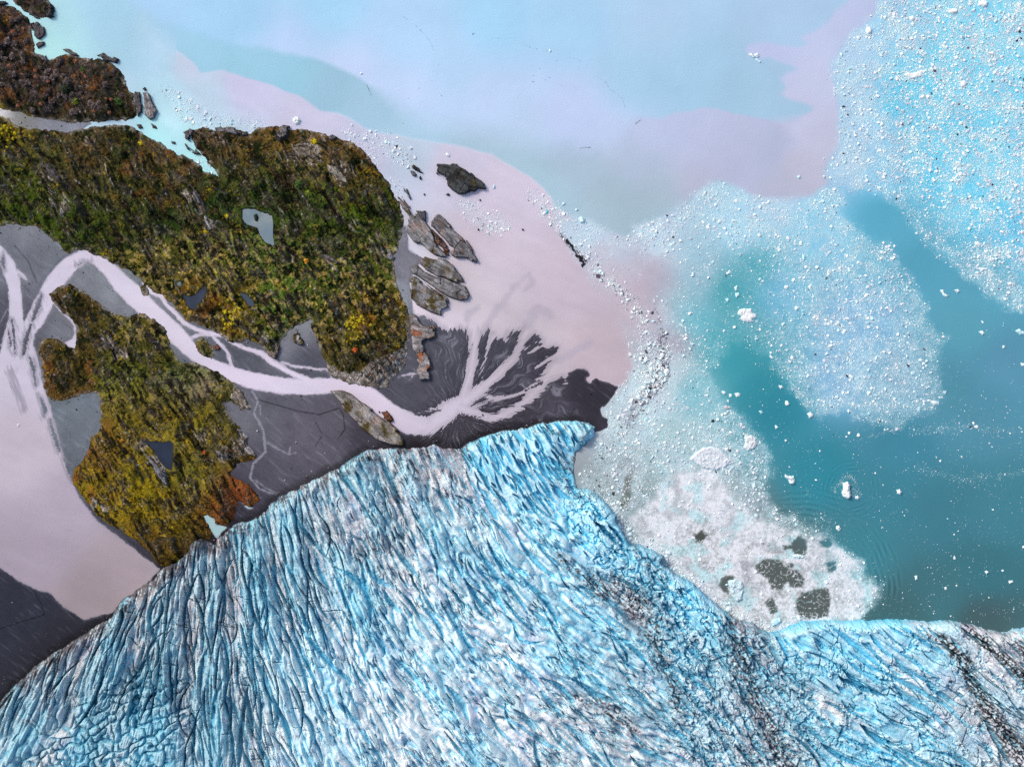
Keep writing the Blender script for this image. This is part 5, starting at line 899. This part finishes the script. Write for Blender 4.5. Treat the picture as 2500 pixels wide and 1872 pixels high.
pinkfree = np.where((X > 1440) & (X < 1660) & (Y > 600) & (Y < 830), 0.35, 1.0)
wallb = ss(-34, -8, wgl) * ss(1440, 1500, X) * ss(2000, 1900, X)
dens = (0.5 * wallb + rho ** 1.3 * (1 + 0.7 * ss(2080, 2200, X) * ss(760, 620, Y)) * clump * (1 - 0.85 * foam) * pinkfree + 0.7 * band + 0.8 * strm + drift + open_w * np.clip(fbm(X, Y, 80, 505, 3) + .4, 0, 2)) * okw
NCH = 390000
cx_, cy_ = scatter(NCH, dens, WR)
# power-law sizes, larger in the band off the delta and in the arc
bl = samp(WR, np.maximum(np.maximum(band, 1.2 * wallb), 0.8 * strm), cx_, cy_)
rm = np.minimum(0.18 * (1 - rg.random(NCH)) ** (-0.40), 2.0) * (1 + 0.7 * bl * rg.random(NCH))
dd = rg.random(NCH); cyn = rg.random(NCH)
cc = np.empty((NCH, 3), F); cc[:] = (244, 250, 253)
cc = mixc(cc, np.array((150, 228, 244), F), (0.7 * (cyn < 0.3) * rg.random(NCH)).astype(F)); 
pk = ss(-0.2, 0.5, fbm(cx_, cy_, 60, 507, 3)); cc = mixc(cc, np.array((205, 208, 226), F), 0.5 * pk)
drk = (dd < 0.022 + 0.30 * band[0, 0] * 0 + 0.24 * samp(WR, np.maximum(band * ss(1620, 1660, X), 0.55 * strm) + dirty * 0.8, cx_, cy_))
cc[drk] = np.array((66, 58, 70), F) * rg.uniform(0.6, 1.5, (drk.sum(), 1))
zz = samp(WR, wz, cx_, cy_)
big = np.argsort(-rm)
ok_big = [i for i in big if not drk[i] and 10 < cx_[i] < 2490 and 10 < cy_[i] < 1520][:225]
mask = np.ones(NCH, bool); mask[ok_big] = False
co, fs = chunks(cx_[mask], cy_[mask], rm[mask].astype(F), rg, h=.38)
o = build("brash_ice", co, fs, M_berg, np.repeat(alb(cc[mask]), 10, 0), smooth=False)
tag(o, "countless tiny ice fragments packed in drifting belts over the lagoon", "brash ice", None, "stuff")
# iceberg bodies for the pieces one can pick out
def berg_mesh(name, seed, na=18, tint=(236, 244, 248), blue=.35, peak=.5, elong=.75, facet=8, drop=-0.35):
    r = np.random.default_rng(seed)
    pa = np.sort(r.uniform(0, 2 * np.pi, facet) * .35 + np.arange(facet) * 2 * np.pi / facet); pr = r.uniform(.72, 1.12, facet)
    a = np.arange(na) * 2 * np.pi / na
    px_ = np.interp(a, np.r_[pa - 2 * np.pi, pa, pa + 2 * np.pi], np.tile(pr * np.cos(pa), 3)); py_ = np.interp(a, np.r_[pa - 2 * np.pi, pa, pa + 2 * np.pi], np.tile(pr * np.sin(pa), 3)) * elong
    rings = [(1.02, drop), (1.0, .06), (.93, .22), (.74, .34), (.48, .42), (.22, .46)]
    off = r.normal(0, .12, 2); tl = r.normal(0, .14, 2); co = []; cl = []
    tops = [(r.uniform(-.5, .5), r.uniform(-.4, .4), r.uniform(.1, .5) * peak, r.uniform(.2, .5)) for _ in range(4)]
    def hgt(x, y, z): return z + (z > .1) * (tl[0] * x + tl[1] * y + sum(h * max(0, 1 - math.hypot(x - u, y - v) / w) for u, v, h, w in tops) + r.normal(0, .03))
    for q, z in rings:
        for k in range(na):
            x, y = px_[k] * q + off[0] * (1 - q), py_[k] * q + off[1] * (1 - q)
            co.append((x, y, hgt(x, y, z))); m = max(0, min(1, blue * (1.6 * (z < .2) + .5 * r.random())))
            cl.append(tuple(np.array(tint) * (1 - m) + np.array((120, 208, 232)) * m))
    co.append((off[0], off[1], hgt(off[0], off[1], .48))); cl.append(tint); n = len(rings)
    f4 = [(i * na + k, i * na + (k + 1) % na, (i + 1) * na + (k + 1) % na, (i + 1) * na + k) for i in range(n - 1) for k in range(na)]
    f3_ = [((n - 1) * na + k, (n - 1) * na + (k + 1) % na, n * na) for k in range(na)]
    return build(name, np.array(co, F), [np.array(f4, np.int32), np.array(f3_, np.int32)], M_berg, alb(np.array(cl, F)), False, link=False)
lib = [berg_mesh("ice_chunk", 900 + i, na=14, elong=rg.uniform(.55, .9), blue=[.15, .3, .55][i % 3], facet=int(rg.integers(5, 9))) for i in range(12)]
def put(me, name, x, y, r, rot, label, cat="iceberg", group=None, hz=1.0):
    o = bpy.data.objects.new(name, me); COL.objects.link(o); o.location = (wx(x), wy(y), 0); o.rotation_euler = (0, 0, rot); o.scale = (r, r, r * hz); tag(o, label, cat, group); return o
ZON = [(lambda x, y: y < 520 and x > 1960, "ice chunk among the larger ones in the bright blue pack, upper right corner", "larger chunks in the upper right ice pack"),
       (lambda x, y: x > 2120 and y < 800, "ice chunk among the larger ones on the lower fringe of the right-hand blue pack", "larger chunks on the fringe of the right-hand ice pack"),
       (lambda x, y: x < 1380, "white ice chunk adrift in the pale pink silt plume near the islets", "loose chunks in the pink plume"),
       (lambda x, y: x < 1700 and y < 640, "ice chunk among the larger ones on the western arm of the ice arc", "larger chunks on the western arm of the ice arc"),
       (lambda x, y: x < 1660 and y < 1060, "white ice chunk in the stony dark belt of ice off the delta front", "larger chunks in the dark belt off the delta"),
       (lambda x, y: y > 1060 and x < 1780, "ice chunk in the grey slush bay below the glacier's calving wall", "larger chunks in the slush bay"),
       (lambda x, y: y > 990 or (y > 780 and x > 2330), "lone white ice chunk on the open teal water of the lower right", "loose chunks on open teal water"),
       (lambda x, y: x < 1800 and y >= 640, "ice chunk among the larger ones on the teal channel side, inner rim of the lobe", "larger chunks inside the teal channel"),
       (lambda x, y: True, "ice chunk among the larger ones in the rounded central lobe of brash", "larger chunks in the central lobe")]
for i in ok_big:
    x, y = float(cx_[i]), float(cy_[i])
    lb, gr = next((l, g) for t, l, g in ZON if t(x, y))
    put(lib[i % 12], "ice_chunk", x, y, float(rm[i]) * 1.15, float(rg.uniform(0, 6.28)), lb, "ice chunk", gr)
# the pieces one can name: x, y, length and width on the map, label
def floe(poly, label, h=1.6, tint=(240, 246, 248), seed=0, name="iceberg", blue=.3, rough=.3, step=.8):
    p = np.asarray(poly, F); b = Ras(p[:, 0].min() - 4, p[:, 1].min() - 4, p[:, 0].max() + 4, p[:, 1].max() + 4, step); X, Y = b.X, b.Y
    s = sdf_at(p, X + 1.6 * fbm(X, Y, 9, 600 + seed, 3), Y + 1.6 * fbm(X + 50, Y, 9, 603 + seed, 3))
    f1, fe, r3, cx, cy = worley(X / 9 + seed, Y / 9, 606 + seed)
    z = h * (0.4 * ss(-.3, .8, s) + .6 * ss(0, 5, s)) + rough * h * (r3[..., 0] - .5 + (r3[..., 1] - .5) * cx) * ss(0, 3, s) - .25 * h * rough * ss(.1, 0, fe) + .12 * h * fbm(X, Y, 6, 609 + seed, 3) * ss(0, 3, s)
    z = np.where(s < 0, .5 * s - .05, z); c = np.ones(X.shape + (3,), F) * np.array(tint, F)
    c = mixc(c, np.array((120, 206, 232), F), blue * (.9 * ss(2.2, .2, s) + .6 * ss(.12, .02, fe))); c = mixc(c, np.array((196, 196, 208), F), .5 * ss(.1, .5, fbm(X, Y, 7, 612 + seed, 3)))
    return tag(sheet(name, b, z, fmask(s > -1.6), M_berg, alb(c)), label, "iceberg")
Q = lambda *q: P(1500, 600, *q)
floe(Q((672, 345), (700, 335), (716, 342), (738, 338), (745, 362), (764, 370), (768, 388), (744, 396), (752, 410), (724, 412), (698, 408), (680, 396), (684, 378), (664, 368)), "largest flat white floe with a ragged outline, over the teal hollow of the central lobe", 1.8, (244, 248, 250), 1)
floe(Q((1228, 1278), (1256, 1270), (1272, 1284), (1268, 1310), (1276, 1345), (1262, 1364), (1238, 1356), (1224, 1332), (1232, 1304)), "tall bright white iceberg inside the ripple rings on open teal water", 4.0, (250, 252, 252), 2, rough=.5)
floe(Q((1296, 1352), (1312, 1346), (1324, 1358), (1314, 1370), (1300, 1366)), "small white berg at the lower right foot of the tall ringed iceberg", 2.0, (246, 250, 250), 3)
floe(Q((920, 1230), (940, 1240), (966, 1238), (974, 1262), (968, 1286), (946, 1284), (938, 1262), (916, 1244)), "angular cyan-edged iceberg left of the ripple rings on teal water", 2.6, (236, 248, 250), 4, rough=.5)
floe(Q((1520, 1314), (1538, 1310), (1550, 1326), (1542, 1340), (1526, 1338)), "compact white berg on empty teal water right of the ripple rings", 2.4, (246, 250, 252), 5)
floe(Q((1192, 1512), (1210, 1508), (1222, 1524), (1214, 1538), (1196, 1530)), "oval white berg between the ripple arcs and the round foam patch", 2.2, (244, 248, 250), 6)
floe(Q((1702, 842), (1720, 832), (1752, 840), (1748, 858), (1722, 860)), "flat rectangular pale floe at the southeast corner of the central lobe", 1.2, (214, 232, 240), 7, blue=.15)
floe(Q((1038, 902), (1056, 896), (1074, 908), (1070, 924), (1050, 930)), "white berg with a grey rim on the lower edge of the central lobe", 1.8, (232, 240, 244), 8)
floe(Q((918, 838), (934, 834), (946, 850), (940, 864), (924, 860)), "white berg in the teal channel just left of the central lobe's rim", 1.8, (240, 248, 248), 9)
floe(Q((882, 752), (900, 750), (912, 764), (896, 774)), "pale berg higher up the teal channel's right-hand rim", 1.5, (232, 246, 246), 10)
floe(Q((646, 796), (664, 790), (680, 800), (676, 814), (654, 816)), "wide white floe, right one of three close together at the teal channel's left rim", 1.5, (240, 250, 250), 11)
floe(Q((616, 798), (632, 798), (636, 814), (620, 818)), "white floe, middle one of three at the teal channel's left rim", 1.4, (238, 248, 250), 12)
floe(Q((576, 784), (594, 782), (604, 794), (590, 804)), "white floe, left one of three at the teal channel's left rim", 1.4, (236, 248, 250), 13)
floe(Q((590, 864), (606, 860), (622, 870), (616, 882), (596, 880)), "pinkish dirty floe below the three white floes of the teal channel", 1.5, (204, 192, 200), 14, blue=.1)
floe(Q((862, 970), (876, 966), (884, 980), (872, 990)), "single white berg low in the middle of the teal channel", 1.5, (236, 248, 248), 15)
floe(Q((778, 890), (794, 886), (802, 900), (788, 908)), "pale cyan floe mid-channel, up and left of the single white berg", 1.2, (190, 228, 234), 16)
floe(Q((645, 222), (662, 216), (666, 240), (650, 244)), "white ice block north of the largest flat floe, upper of a stacked pair", 1.5, (236, 246, 248), 17)
floe(Q((650, 256), (672, 252), (676, 272), (656, 280)), "pale cyan ice block north of the largest flat floe, lower of a stacked pair", 1.5, (200, 236, 242), 18)
floe(Q((596, 288), (612, 282), (622, 292), (608, 306)), "pale cyan floe left of the largest flat white floe", 1.5, (196, 234, 240), 19)
floe(Q((1755, 240), (1772, 236), (1780, 258), (1802, 268), (1792, 280), (1772, 268)), "white zigzag berg in the dark teal gap between lobe and right-hand pack", 1.8, (244, 250, 252), 20)
floe(Q((1832, 236), (1850, 232), (1864, 246), (1848, 258)), "white berg just right of the zigzag berg in the teal gap", 1.8, (242, 250, 252), 21)
floe(Q((1964, 462), (1984, 458), (1998, 472), (1982, 484)), "white berg in open teal water well below the zigzag berg", 1.6, (240, 250, 252), 22)
floe(Q((1976, 404), (1990, 408), (1994, 420), (1980, 418)), "little white berg directly above its white neighbour in open teal water", 1.4, (240, 250, 252), 23)
floe(Q((2090, 538), (2106, 536), (2108, 550), (2094, 556)), "bright white berg alone at the right side, below the blue pack's fringe", 1.8, (248, 252, 252), 24)
floe(Q((2158, 460), (2180, 446), (2208, 462), (2214, 480), (2184, 482)), "cyan-white cluster berg at the right border above the bright lone berg", 2., (200, 240, 248), 25)
floe(Q((2188, 632), (2214, 634), (2214, 650), (2194, 648)), "small white berg at the right border below the cyan-white cluster berg", 1.5, (240, 248, 250), 26)
Q4 = lambda *q: P(1500, 1122, *q)
floe(Q4((1994, 602), (2008, 596), (2020, 606), (2006, 616)), "white berg, left one of a group of three in the lower right corner water", 1.8, (244, 250, 252), 27)
floe(Q4((2084, 594), (2096, 590), (2104, 600), (2092, 606)), "white berg, upper one of a group of three in the lower right corner water", 1.6, (244, 250, 252), 28)
floe(Q4((2122, 652), (2146, 650), (2150, 662), (2128, 668)), "flat white berg, lowest of a group of three in the lower right corner water", 1.6, (244, 250, 252), 29)
floe(Q4((1616, 626), (1632, 624), (1636, 644), (1622, 648)), "white berg off the right tip of the round foam patch", 1.6, (240, 250, 252), 30)
floe(Q4((1778, 686), (1792, 684), (1794, 700), (1780, 702)), "little white berg right of and below the berg off the foam patch's tip", 1.4, (244, 250, 252), 31)
floe(Q4((840, 872), (862, 850), (896, 852), (902, 868), (880, 890), (852, 900)), "large smooth pale blue berg wedged against the glacier under the foam", 2.6, (196, 232, 246), 32, blue=.5, rough=.2)
floe(Q4((612, 650), (650, 642), (690, 660), (698, 700), (690, 750), (660, 768), (640, 740), (622, 700)), "loose cyan-white ice mass beside the grey crescent hole in the foam", 1.8, (206, 230, 238), 33, rough=.7)
floe(Q4((962, 512), (990, 508), (1022, 516), (1024, 530), (996, 534), (966, 528)), "white ice raft beneath the pear-shaped grey hole in the foam", 1.4, (222, 240, 246), 34, rough=.6)
floe(Q4((756, 292), (772, 290), (780, 306), (768, 318), (754, 308)), "pale oval floe at the rim of the slush, above the foam patch", 1.2, (210, 224, 226), 35)
floe(Q((700, 1030), (736, 1018), (764, 1036), (770, 1066), (752, 1096), (718, 1106), (694, 1086), (704, 1060)), "round heap of crumbled white ice at the slush's eastern edge", 1.8, (226, 232, 236), 36, rough=.5)
floe(Q((440, 1110), (480, 1086), (530, 1080), (580, 1100), (630, 1160), (600, 1196), (540, 1210), (480, 1200), (430, 1170), (400, 1150)), "broad heap of crumbled white ice in the middle of the slush bay", 1.6, (222, 230, 238), 37, rough=.45)
floe(Q((744, 1278), (758, 1274), (766, 1296), (756, 1318), (742, 1308)), "upright pale berg on the slush's edge left of the angular iceberg", 1.6, (214, 232, 236), 38)
U = lambda *q: P(1500, 0, *q)
floe(U((722, 290), (740, 288), (750, 300), (760, 310), (752, 316), (730, 304)), "left shard of the broken berg in the pale lagoon tongue", 2.0, (248, 252, 252), 39)
floe(U((752, 290), (776, 286), (782, 304), (770, 312), (756, 304)), "upper right piece of the broken berg in the pale lagoon tongue", 2.0, (240, 250, 252), 40)
floe(U((756, 316), (768, 318), (790, 334), (784, 342), (764, 330)), "slim lower sliver of the broken berg in the pale lagoon tongue", 1.6, (232, 246, 252), 41)
floe(U((1358, 152), (1374, 142), (1388, 160), (1384, 184), (1364, 188), (1354, 172)), "oval white berg on the grey-violet western edge of the blue pack", 2.0, (248, 252, 252), 42)
floe(U((1800, 60), (1820, 48), (1850, 56), (1846, 70), (1824, 82), (1804, 74)), "white berg near the top border in the blue pack", 2.0, (246, 252, 252), 43)
floe(U((1962, 10), (1990, -2), (2014, 14), (2010, 36), (1984, 42), (1966, 30)), "biggest white berg of the blue pack, cut by the top border", 2.4, (250, 252, 252), 44)
floe(U((1586, 92), (1608, 86), (1622, 100), (1610, 116), (1592, 112)), "white berg in the blue pack, first one in from the western edge near the top", 1.8, (246, 252, 252), 45)
floe(U((1862, 444), (1884, 432), (1902, 450), (1888, 476), (1868, 470)), "white and brown-flecked berg at the heart of the blue pack", 1.8, (232, 238, 240), 46, blue=.1)
floe(U((1560, 404), (1582, 388), (1606, 394), (1650, 384), (1664, 410), (1630, 424), (1590, 430)), "wide white raft of fused ice left of the brown-flecked berg", 1.4, (240, 248, 250), 47, rough=.6)
floe(U((1940, 1306), (1960, 1302), (1982, 1318), (1970, 1330), (1946, 1322)), "slanting white berg low in the fringe of the right-hand pack", 1.6, (244, 250, 252), 48)
floe(U((1962, 1446), (1984, 1440), (1996, 1456), (1976, 1468)), "round white berg directly below the slanting berg of the right-hand pack", 1.6, (236, 248, 252), 49)
floe(U((1012, 1376), (1026, 1370), (1032, 1392), (1022, 1410), (1012, 1400)), "pale cyan upright floe in the upper middle of the central lobe", 1.3, (190, 234, 244), 50)
floe(U((984, 952), (998, 946), (1006, 958), (994, 966)), "cyan-white berg at the tip of the ragged ice tongue in violet water", 1.6, (214, 244, 250), 51)
floe(C0((1578, 640), (1590, 630), (1610, 632), (1622, 650), (1614, 668), (1596, 674), (1580, 662)), "round white iceberg off the hill's north shore above the bare grey knob", 2.4, (250, 252, 252), 52, rough=.5)
floe(C7((856, 826), (870, 824), (880, 838), (874, 850), (860, 842)), "bright white berg in the pink plume above the large dark islet", 2.0, (250, 252, 252), 53)
floe(C7((566, 810), (578, 806), (588, 818), (578, 826), (568, 822)), "white berg among ice chips right off the hill's northeast shore", 1.8, (248, 250, 252), 54)
floe(C7((440, 704), (456, 700), (460, 714), (448, 720)), "small white berg on the line between pink and teal water north of the hill", 1.8, (244, 250, 252), 55)
floe(C7((342, 670), (354, 668), (360, 680), (348, 684)), "white berg north of the scattered chips at the hill's northern shore", 1.6, (244, 250, 252), 56)
floe(C7((394, 392), (408, 390), (412, 402), (398, 404)), "tiny white berg at the boundary of the teal band and the pale lagoon", 1.5, (236, 244, 252), 57)
floe(C7((1572, 1176), (1592, 1166), (1610, 1184), (1604, 1204), (1582, 1206)), "cyan-white berg at the northwestern end of the ice arc", 2.2, (220, 246, 250), 58, blue=.6)
floe(C7((1552, 1130), (1562, 1122), (1572, 1132), (1562, 1140)), "small cyan berg in teal water above the ice arc's northwestern end", 1.8, (214, 244, 250), 59)
floe(C7((1396, 1138), (1404, 1128), (1410, 1142), (1402, 1156)), "vivid turquoise berg at the eastern rim of the pink plume", 1.8, (90, 200, 226), 60, blue=.6)
floe(C7((1110, 1004), (1120, 996), (1126, 1010), (1116, 1022)), "light blue berg right of the large dark islet's eastern tip", 1.6, (190, 222, 238), 61)
floe(C7((1412, 270), (1422, 268), (1428, 278), (1418, 284)), "white berg caught in the thin dark drift line of the open lagoon", 1.5, (240, 244, 250), 62)
floe(P(0, 500, (92, 1180), (104, 1178), (108, 1192), (96, 1196)), "pale stranded ice lump in the wide milky river at the left", 0.8, (214, 208, 220), 63, blue=0)
# slush skirt round the ringed iceberg, thin drift lines, dark specks
def specks(n, dens_pts, rr_, cl, name, lab, cat, seed, h=.5):
    r = np.random.default_rng(seed); x = []; y = []
    for q in dens_pts:
        q = np.asarray(q, float); t = r.uniform(0, len(q) - 1.001, n); i = t.astype(int); f = t - i
        x.append(q[i, 0] * (1 - f) + q[i + 1, 0] * f + r.normal(0, 1, n) * (q[i, 2] * (1 - f) + q[i + 1, 2] * f)); y.append(q[i, 1] * (1 - f) + q[i + 1, 1] * f + r.normal(0, 1, n) * (q[i, 2] * (1 - f) + q[i + 1, 2] * f))
    x = np.concatenate(x).astype(F); y = np.concatenate(y).astype(F); rad = r.uniform(*rr_, len(x)).astype(F)
    co, fs = chunks(x, y, rad, r, h=h)
    c = np.repeat(alb(np.asarray(cl, F) * r.uniform(.8, 1.15, (len(x), 1))), 10, 0)
    return tag(build(name, co, fs, M_berg if cl[0] > 120 else M_rock, c, smooth=False), lab, cat, None, "stuff")
RING = [P3(1500, 600, (1190, 1330, 6), (1180, 1310, 8), (1225, 1270, 8), (1240, 1245, 9), (1270, 1238, 8), (1295, 1270, 8), (1300, 1310, 12), (1290, 1340, 14), (1330, 1340, 8))]
specks(420, RING, (.12, .4), (214, 236, 242), "ice_crumbs", "fine white ice crumbs skirting the tall ringed iceberg", "ice crumbs", 5)
DL = [P3(700, 0, (1100, 206, 1), (1210, 210, 1), (1270, 238, 1.5), (1340, 265, 1.5), (1420, 278, 1), (1480, 303, 1.5), (1570, 322, 1.5), (1625, 360, 1)), P3(700, 0, (1670, 412, 1), (1720, 445, 1.5), (1740, 480, 1), (1805, 525, 1.5), (1830, 600, 1)), P3(700, 0, (620, 85, .6), (690, 135, .6), (740, 180, 1), (775, 230, 1), (798, 288, 1)),
      P3(700, 0, (1580, 798, 2), (1640, 796, 2)), P3(700, 0, (1880, 668, 2), (1910, 645, 2)), P3(700, 0, (430, 455, 1), (458, 520, 1))]
specks(46, DL, (.12, .3), (112, 108, 112), "drift_debris", "thin brownish strings of drift debris on the pale lagoon", "drift debris", 6)
specks(8, [P3(700, 0, (1330, 440, 25), (1320, 490, 25), (1400, 440, 60), (1480, 450, 60)), P3(700, 0, (1000, 184, 2), (1010, 184, 2)), P3(700, 0, (570, 690, 40), (740, 510, 60), (850, 310, 10))], (.25, .5), (60, 60, 70), "floating_debris", "sparse dark specks floating on the pale upper lagoon", "floating debris", 7)
specks(300, [P3(700, 500, (1470, 150, 6), (1520, 215, 8), (1580, 280, 9), (1616, 310, 8))], (.15, .5), (44, 42, 52), "dark_gravel", "loose dark gravel and stones spread along the curved spit", "gravel", 8)
print("ice", time.time() - T0, NCH)

# ------------------------------------------------------------------ shrubs on the heath
def leaves(px, py, pz, r, rg, q, flat=.75):
    """q leaf sprays per shrub, spread over a low dome"""
    n = len(px); ph = rg.uniform(0, 6.283, (n, q)); el = np.arccos(rg.uniform(.15, 1, (n, q))); rad = rg.uniform(.45, 1.0, (n, q))
    R = r[:, None]
    cx = px[:, None] + R * rad * np.sin(el) * np.cos(ph); cy = py[:, None] + R * rad * np.sin(el) * np.sin(ph); cz = pz[:, None] + R * flat * rad * np.cos(el) + .1 * R
    nx, ny, nz = np.sin(el) * np.cos(ph) + rg.normal(0, .3, (n, q)), np.sin(el) * np.sin(ph) + rg.normal(0, .3, (n, q)), np.cos(el) + .35
    L = np.sqrt(nx * nx + ny * ny + nz * nz); nx /= L; ny /= L; nz /= L
    a = rg.uniform(0, 6.283, (n, q)); tx, ty, tz = np.cos(a), np.sin(a), np.zeros((n, q)); d = tx * nx + ty * ny; tx -= d * nx; ty -= d * ny; tz = -d * nz
    bx, by, bz = ny * tz - nz * ty, nz * tx - nx * tz, nx * ty - ny * tx
    w = R * rg.uniform(.28, .5, (n, q)); w2 = w * rg.uniform(.5, .9, (n, q))
    co = np.empty((n, q, 4, 3), F)
    for k, (sa, sb) in enumerate(((1, .1), (.1, 1), (-1, -.1), (-.1, -1))):
        co[:, :, k, 0] = cx + sa * w * tx + sb * w2 * bx; co[:, :, k, 1] = cy + sa * w * ty + sb * w2 * by; co[:, :, k, 2] = cz + sa * w * tz + sb * w2 * bz
    return co.reshape(-1, 3), np.arange(n * q * 4, dtype=np.int32).reshape(-1, 4)
rg = np.random.default_rng(4242)
X, Y = HR.X, HR.Y
okh = (hsd > 5) & (pd < -4) & (rockm < .4) & (hgl < -6) & (X > -60) & (Y > -60)
NS = 9500
sd_ = okh * (0.06 + 1.0 * ss(-.05, .3, fbm(X, Y, 26, 701, 4))) * np.where(hsd < 0, 0, 1)
sx, sy = scatter(NS, sd_, HR)
c0 = samp(HR, hcol, sx.astype(F), sy.astype(F)); rnd = rg.random(NS)
pal = np.where((rnd < .48)[:, None], np.array((22, 36, 12), F), np.where((rnd < .72)[:, None], np.array((88, 92, 32), F), np.where((rnd < .80)[:, None], np.array((126, 78, 40), F), np.array((150, 132, 70), F))))
hA_ = (sy < 270) & (sx < 345); pal[hA_] = np.where((rnd < .5)[:, None], np.array((74, 66, 66), F), np.where((rnd < .8)[:, None], np.array((36, 36, 28), F), np.array((104, 74, 58), F)))[hA_]
yz = samp(HR, yel * 1.0, sx.astype(F), sy.astype(F)); ym = (rg.random(NS) < np.clip(yz * .8, 0, .7) + .04 * (sy > 330)); pal[ym] = (188, 160, 24)
cs = (0.35 * c0 + 0.65 * pal) * rg.uniform(.75, 1.25, (NS, 1))
sr = (rg.uniform(.35, 1.0, NS) * (1 + 1.1 * rg.random(NS) ** 6)).astype(F); sr[hA_] *= 1.35
co, fq = leaves(wx(sx), wy(sy), hill_z(sx, sy), sr, rg, 7)
cl = np.repeat(alb(np.clip(cs, 8, 255), .6), 28, 0) * np.repeat(rg.uniform(.7, 1.25, (NS * 7, 1)), 4, 0)
tag(build("shrubbery", co, fq, M_leaf, cl.astype(F), smooth=False), "low autumn scrub covering the heath hills", "scrub", None, "stuff")
_sh = {}
def shrub_mesh(key, c, seed):
    if key not in _sh:
        r = np.random.default_rng(seed); co, fq = leaves(np.zeros(1, F), np.zeros(1, F), np.zeros(1, F), np.ones(1, F), r, 90, .9)
        cl = np.repeat(alb(np.clip(np.array(c, F) * r.uniform(.65, 1.3, (90, 1)), 6, 255), .6), 4, 0)
        _sh[key] = build("shrub", co * np.array((1, 1, 1), F), fq, M_leaf, cl.astype(F), smooth=False, link=False)
    return _sh[key]
def shrub(x, y, r, key, c, label, group=None, cat="shrub"):
    me = shrub_mesh(key, c, 800 + len(_sh)); o = bpy.data.objects.new("shrub", me); COL.objects.link(o)
    o.location = (wx(x), wy(y), float(hill_z([x], [y])[0]) - .15); o.rotation_euler = (0, 0, rg.uniform(0, 6.28)); o.scale = (r, r, r * .8); tag(o, label, cat, group)
for x, y, r, key, c, lb in [
    (188, 249, 4.2, "lime", (112, 126, 40), "round yellow-green bush on the wooded point, the palest there"), (290, 254, 4.8, "green", (64, 92, 38), "large mid-green bush at the southeast end of the wooded point"),
    (208, 172, 3.6, "green", (64, 92, 38), "mid-green bush near the middle of the wooded point's northern half"), (166, 224, 4.4, "dark", (30, 46, 26), "very dark green round bush on the wooded point beside the yellow-green one"),
    (758, 478, 3.6, "lime", (112, 126, 40), "pale green round bush on the heath northeast of the lake"), (734, 455, 4.2, "green", (64, 92, 38), "broad green bush uphill of the pale round one, northeast of the lake"),
    (752, 639, 2.6, "orange", (206, 130, 36), "solitary bright orange bush in the middle of the heath southeast of the lake"), (299, 1076, 2.0, "orange", (206, 130, 36), "tiny orange bush on the southern hill, left of the dark triangular pond"),
    (500, 1105, 2.0, "rust", (196, 90, 40), "red-orange bush on the southern hill, right of the dark triangular pond"), (506, 569, 2.6, "yellow", (204, 172, 30), "yellow bush at the foot of the snow-white rock streak"),
    (345, 350, 3.0, "yellow", (204, 172, 30), "yellow bush high on the northwestern heath near the channel"), (768, 348, 3.6, "yellow", (204, 172, 30), "yellow bush on the crest beside the smooth tan rock dome"),
    (558, 530, 2.4, "yellow", (204, 172, 30), "pair-sized yellow bush in dark scrub west of the lake"), (870, 855, 3.0, "rust", (196, 90, 40), "rust-red bush on the hill's southeastern nose above the bare apron")]:
    shrub(x, y, r, key, c, lb)
def many(n, fn, rr_, keys, lb, gr):
    k = t = 0
    while k < n and t < 4000:
        t += 1; x, y = fn()
        if float(samp(HR, hsd, np.array([x], F), np.array([y], F))[0]) < 7: continue
        key, c = keys[k % len(keys)]; shrub(x, y, rg.uniform(*rr_), key, c, lb, gr); k += 1
GB = [("bare1", (92, 80, 78)), ("bare2", (78, 66, 64)), ("bare3", (104, 92, 92))]
many(70, lambda: (rg.uniform(5, 320), rg.uniform(20, 280)), (2.2, 4.0), GB, "leafless grey-brown bush in the thicket on the upper left wooded point", "leafless bushes of the wooded point")
many(18, lambda: (rg.uniform(5, 320), rg.uniform(30, 285)), (1.8, 3.0), [("rust2", (116, 74, 56))], "rusty red-leaved bush amid the leafless thicket on the wooded point", "rusty bushes of the wooded point")
many(24, lambda: (870 + rg.normal(0, 16), 788 + rg.normal(0, 9)), (1.2, 2.2), [("yellow", 0)], "golden yellow bush in the dense clump on the hill's southeastern slope", "golden clump on the southeastern slope")
many(22, lambda: (572 + rg.normal(0, 14), 775 + rg.normal(0, 20)), (1.2, 2.1), [("yellow", 0)], "golden yellow bush in the clump just right of the dark star-shaped pond", "golden clump near the star-shaped pond")
many(16, lambda: (20 + rg.normal(0, 14), 325 + rg.normal(0, 18)), (1.2, 2.2), [("yellow", 0)], "golden yellow bush in the clump at the left border under the grey sand channel", "golden clump at the left border")
print("shrubs", time.time() - T0)

# stones and gravel strewn over the flats, thickest under the hills and along the ice margin
X, Y = LR.X, LR.Y
gs = (g > 2) * (hs < -1) * (gl < -2) * (0.05 + 1.2 * ss(-16, -2, gl) + 0.8 * ss(-14, -2, hs) + 0.5 * ss(.2, .5, fbm(X, Y, 40, 711, 3)))
px_, py_ = scatter(5200, gs, LR)
pr_ = np.minimum(.13 * (1 - rg.random(5200)) ** -.45, 1.1).astype(F)
co, fs = chunks(px_, py_, pr_, rg, h=.7, z0=samp(LR, gz, px_.astype(F), py_.astype(F)))
cl = np.where((rg.random(5200) < .6)[:, None], np.array((58, 54, 60), F), np.array((142, 138, 142), F)) * rg.uniform(.7, 1.3, (5200, 1))
tag(build("scattered_gravel", co, fs, M_rock, np.repeat(alb(cl), 10, 0).astype(F), smooth=False), "stones and gravel strewn over the grey silt flats", "gravel", None, "stuff")
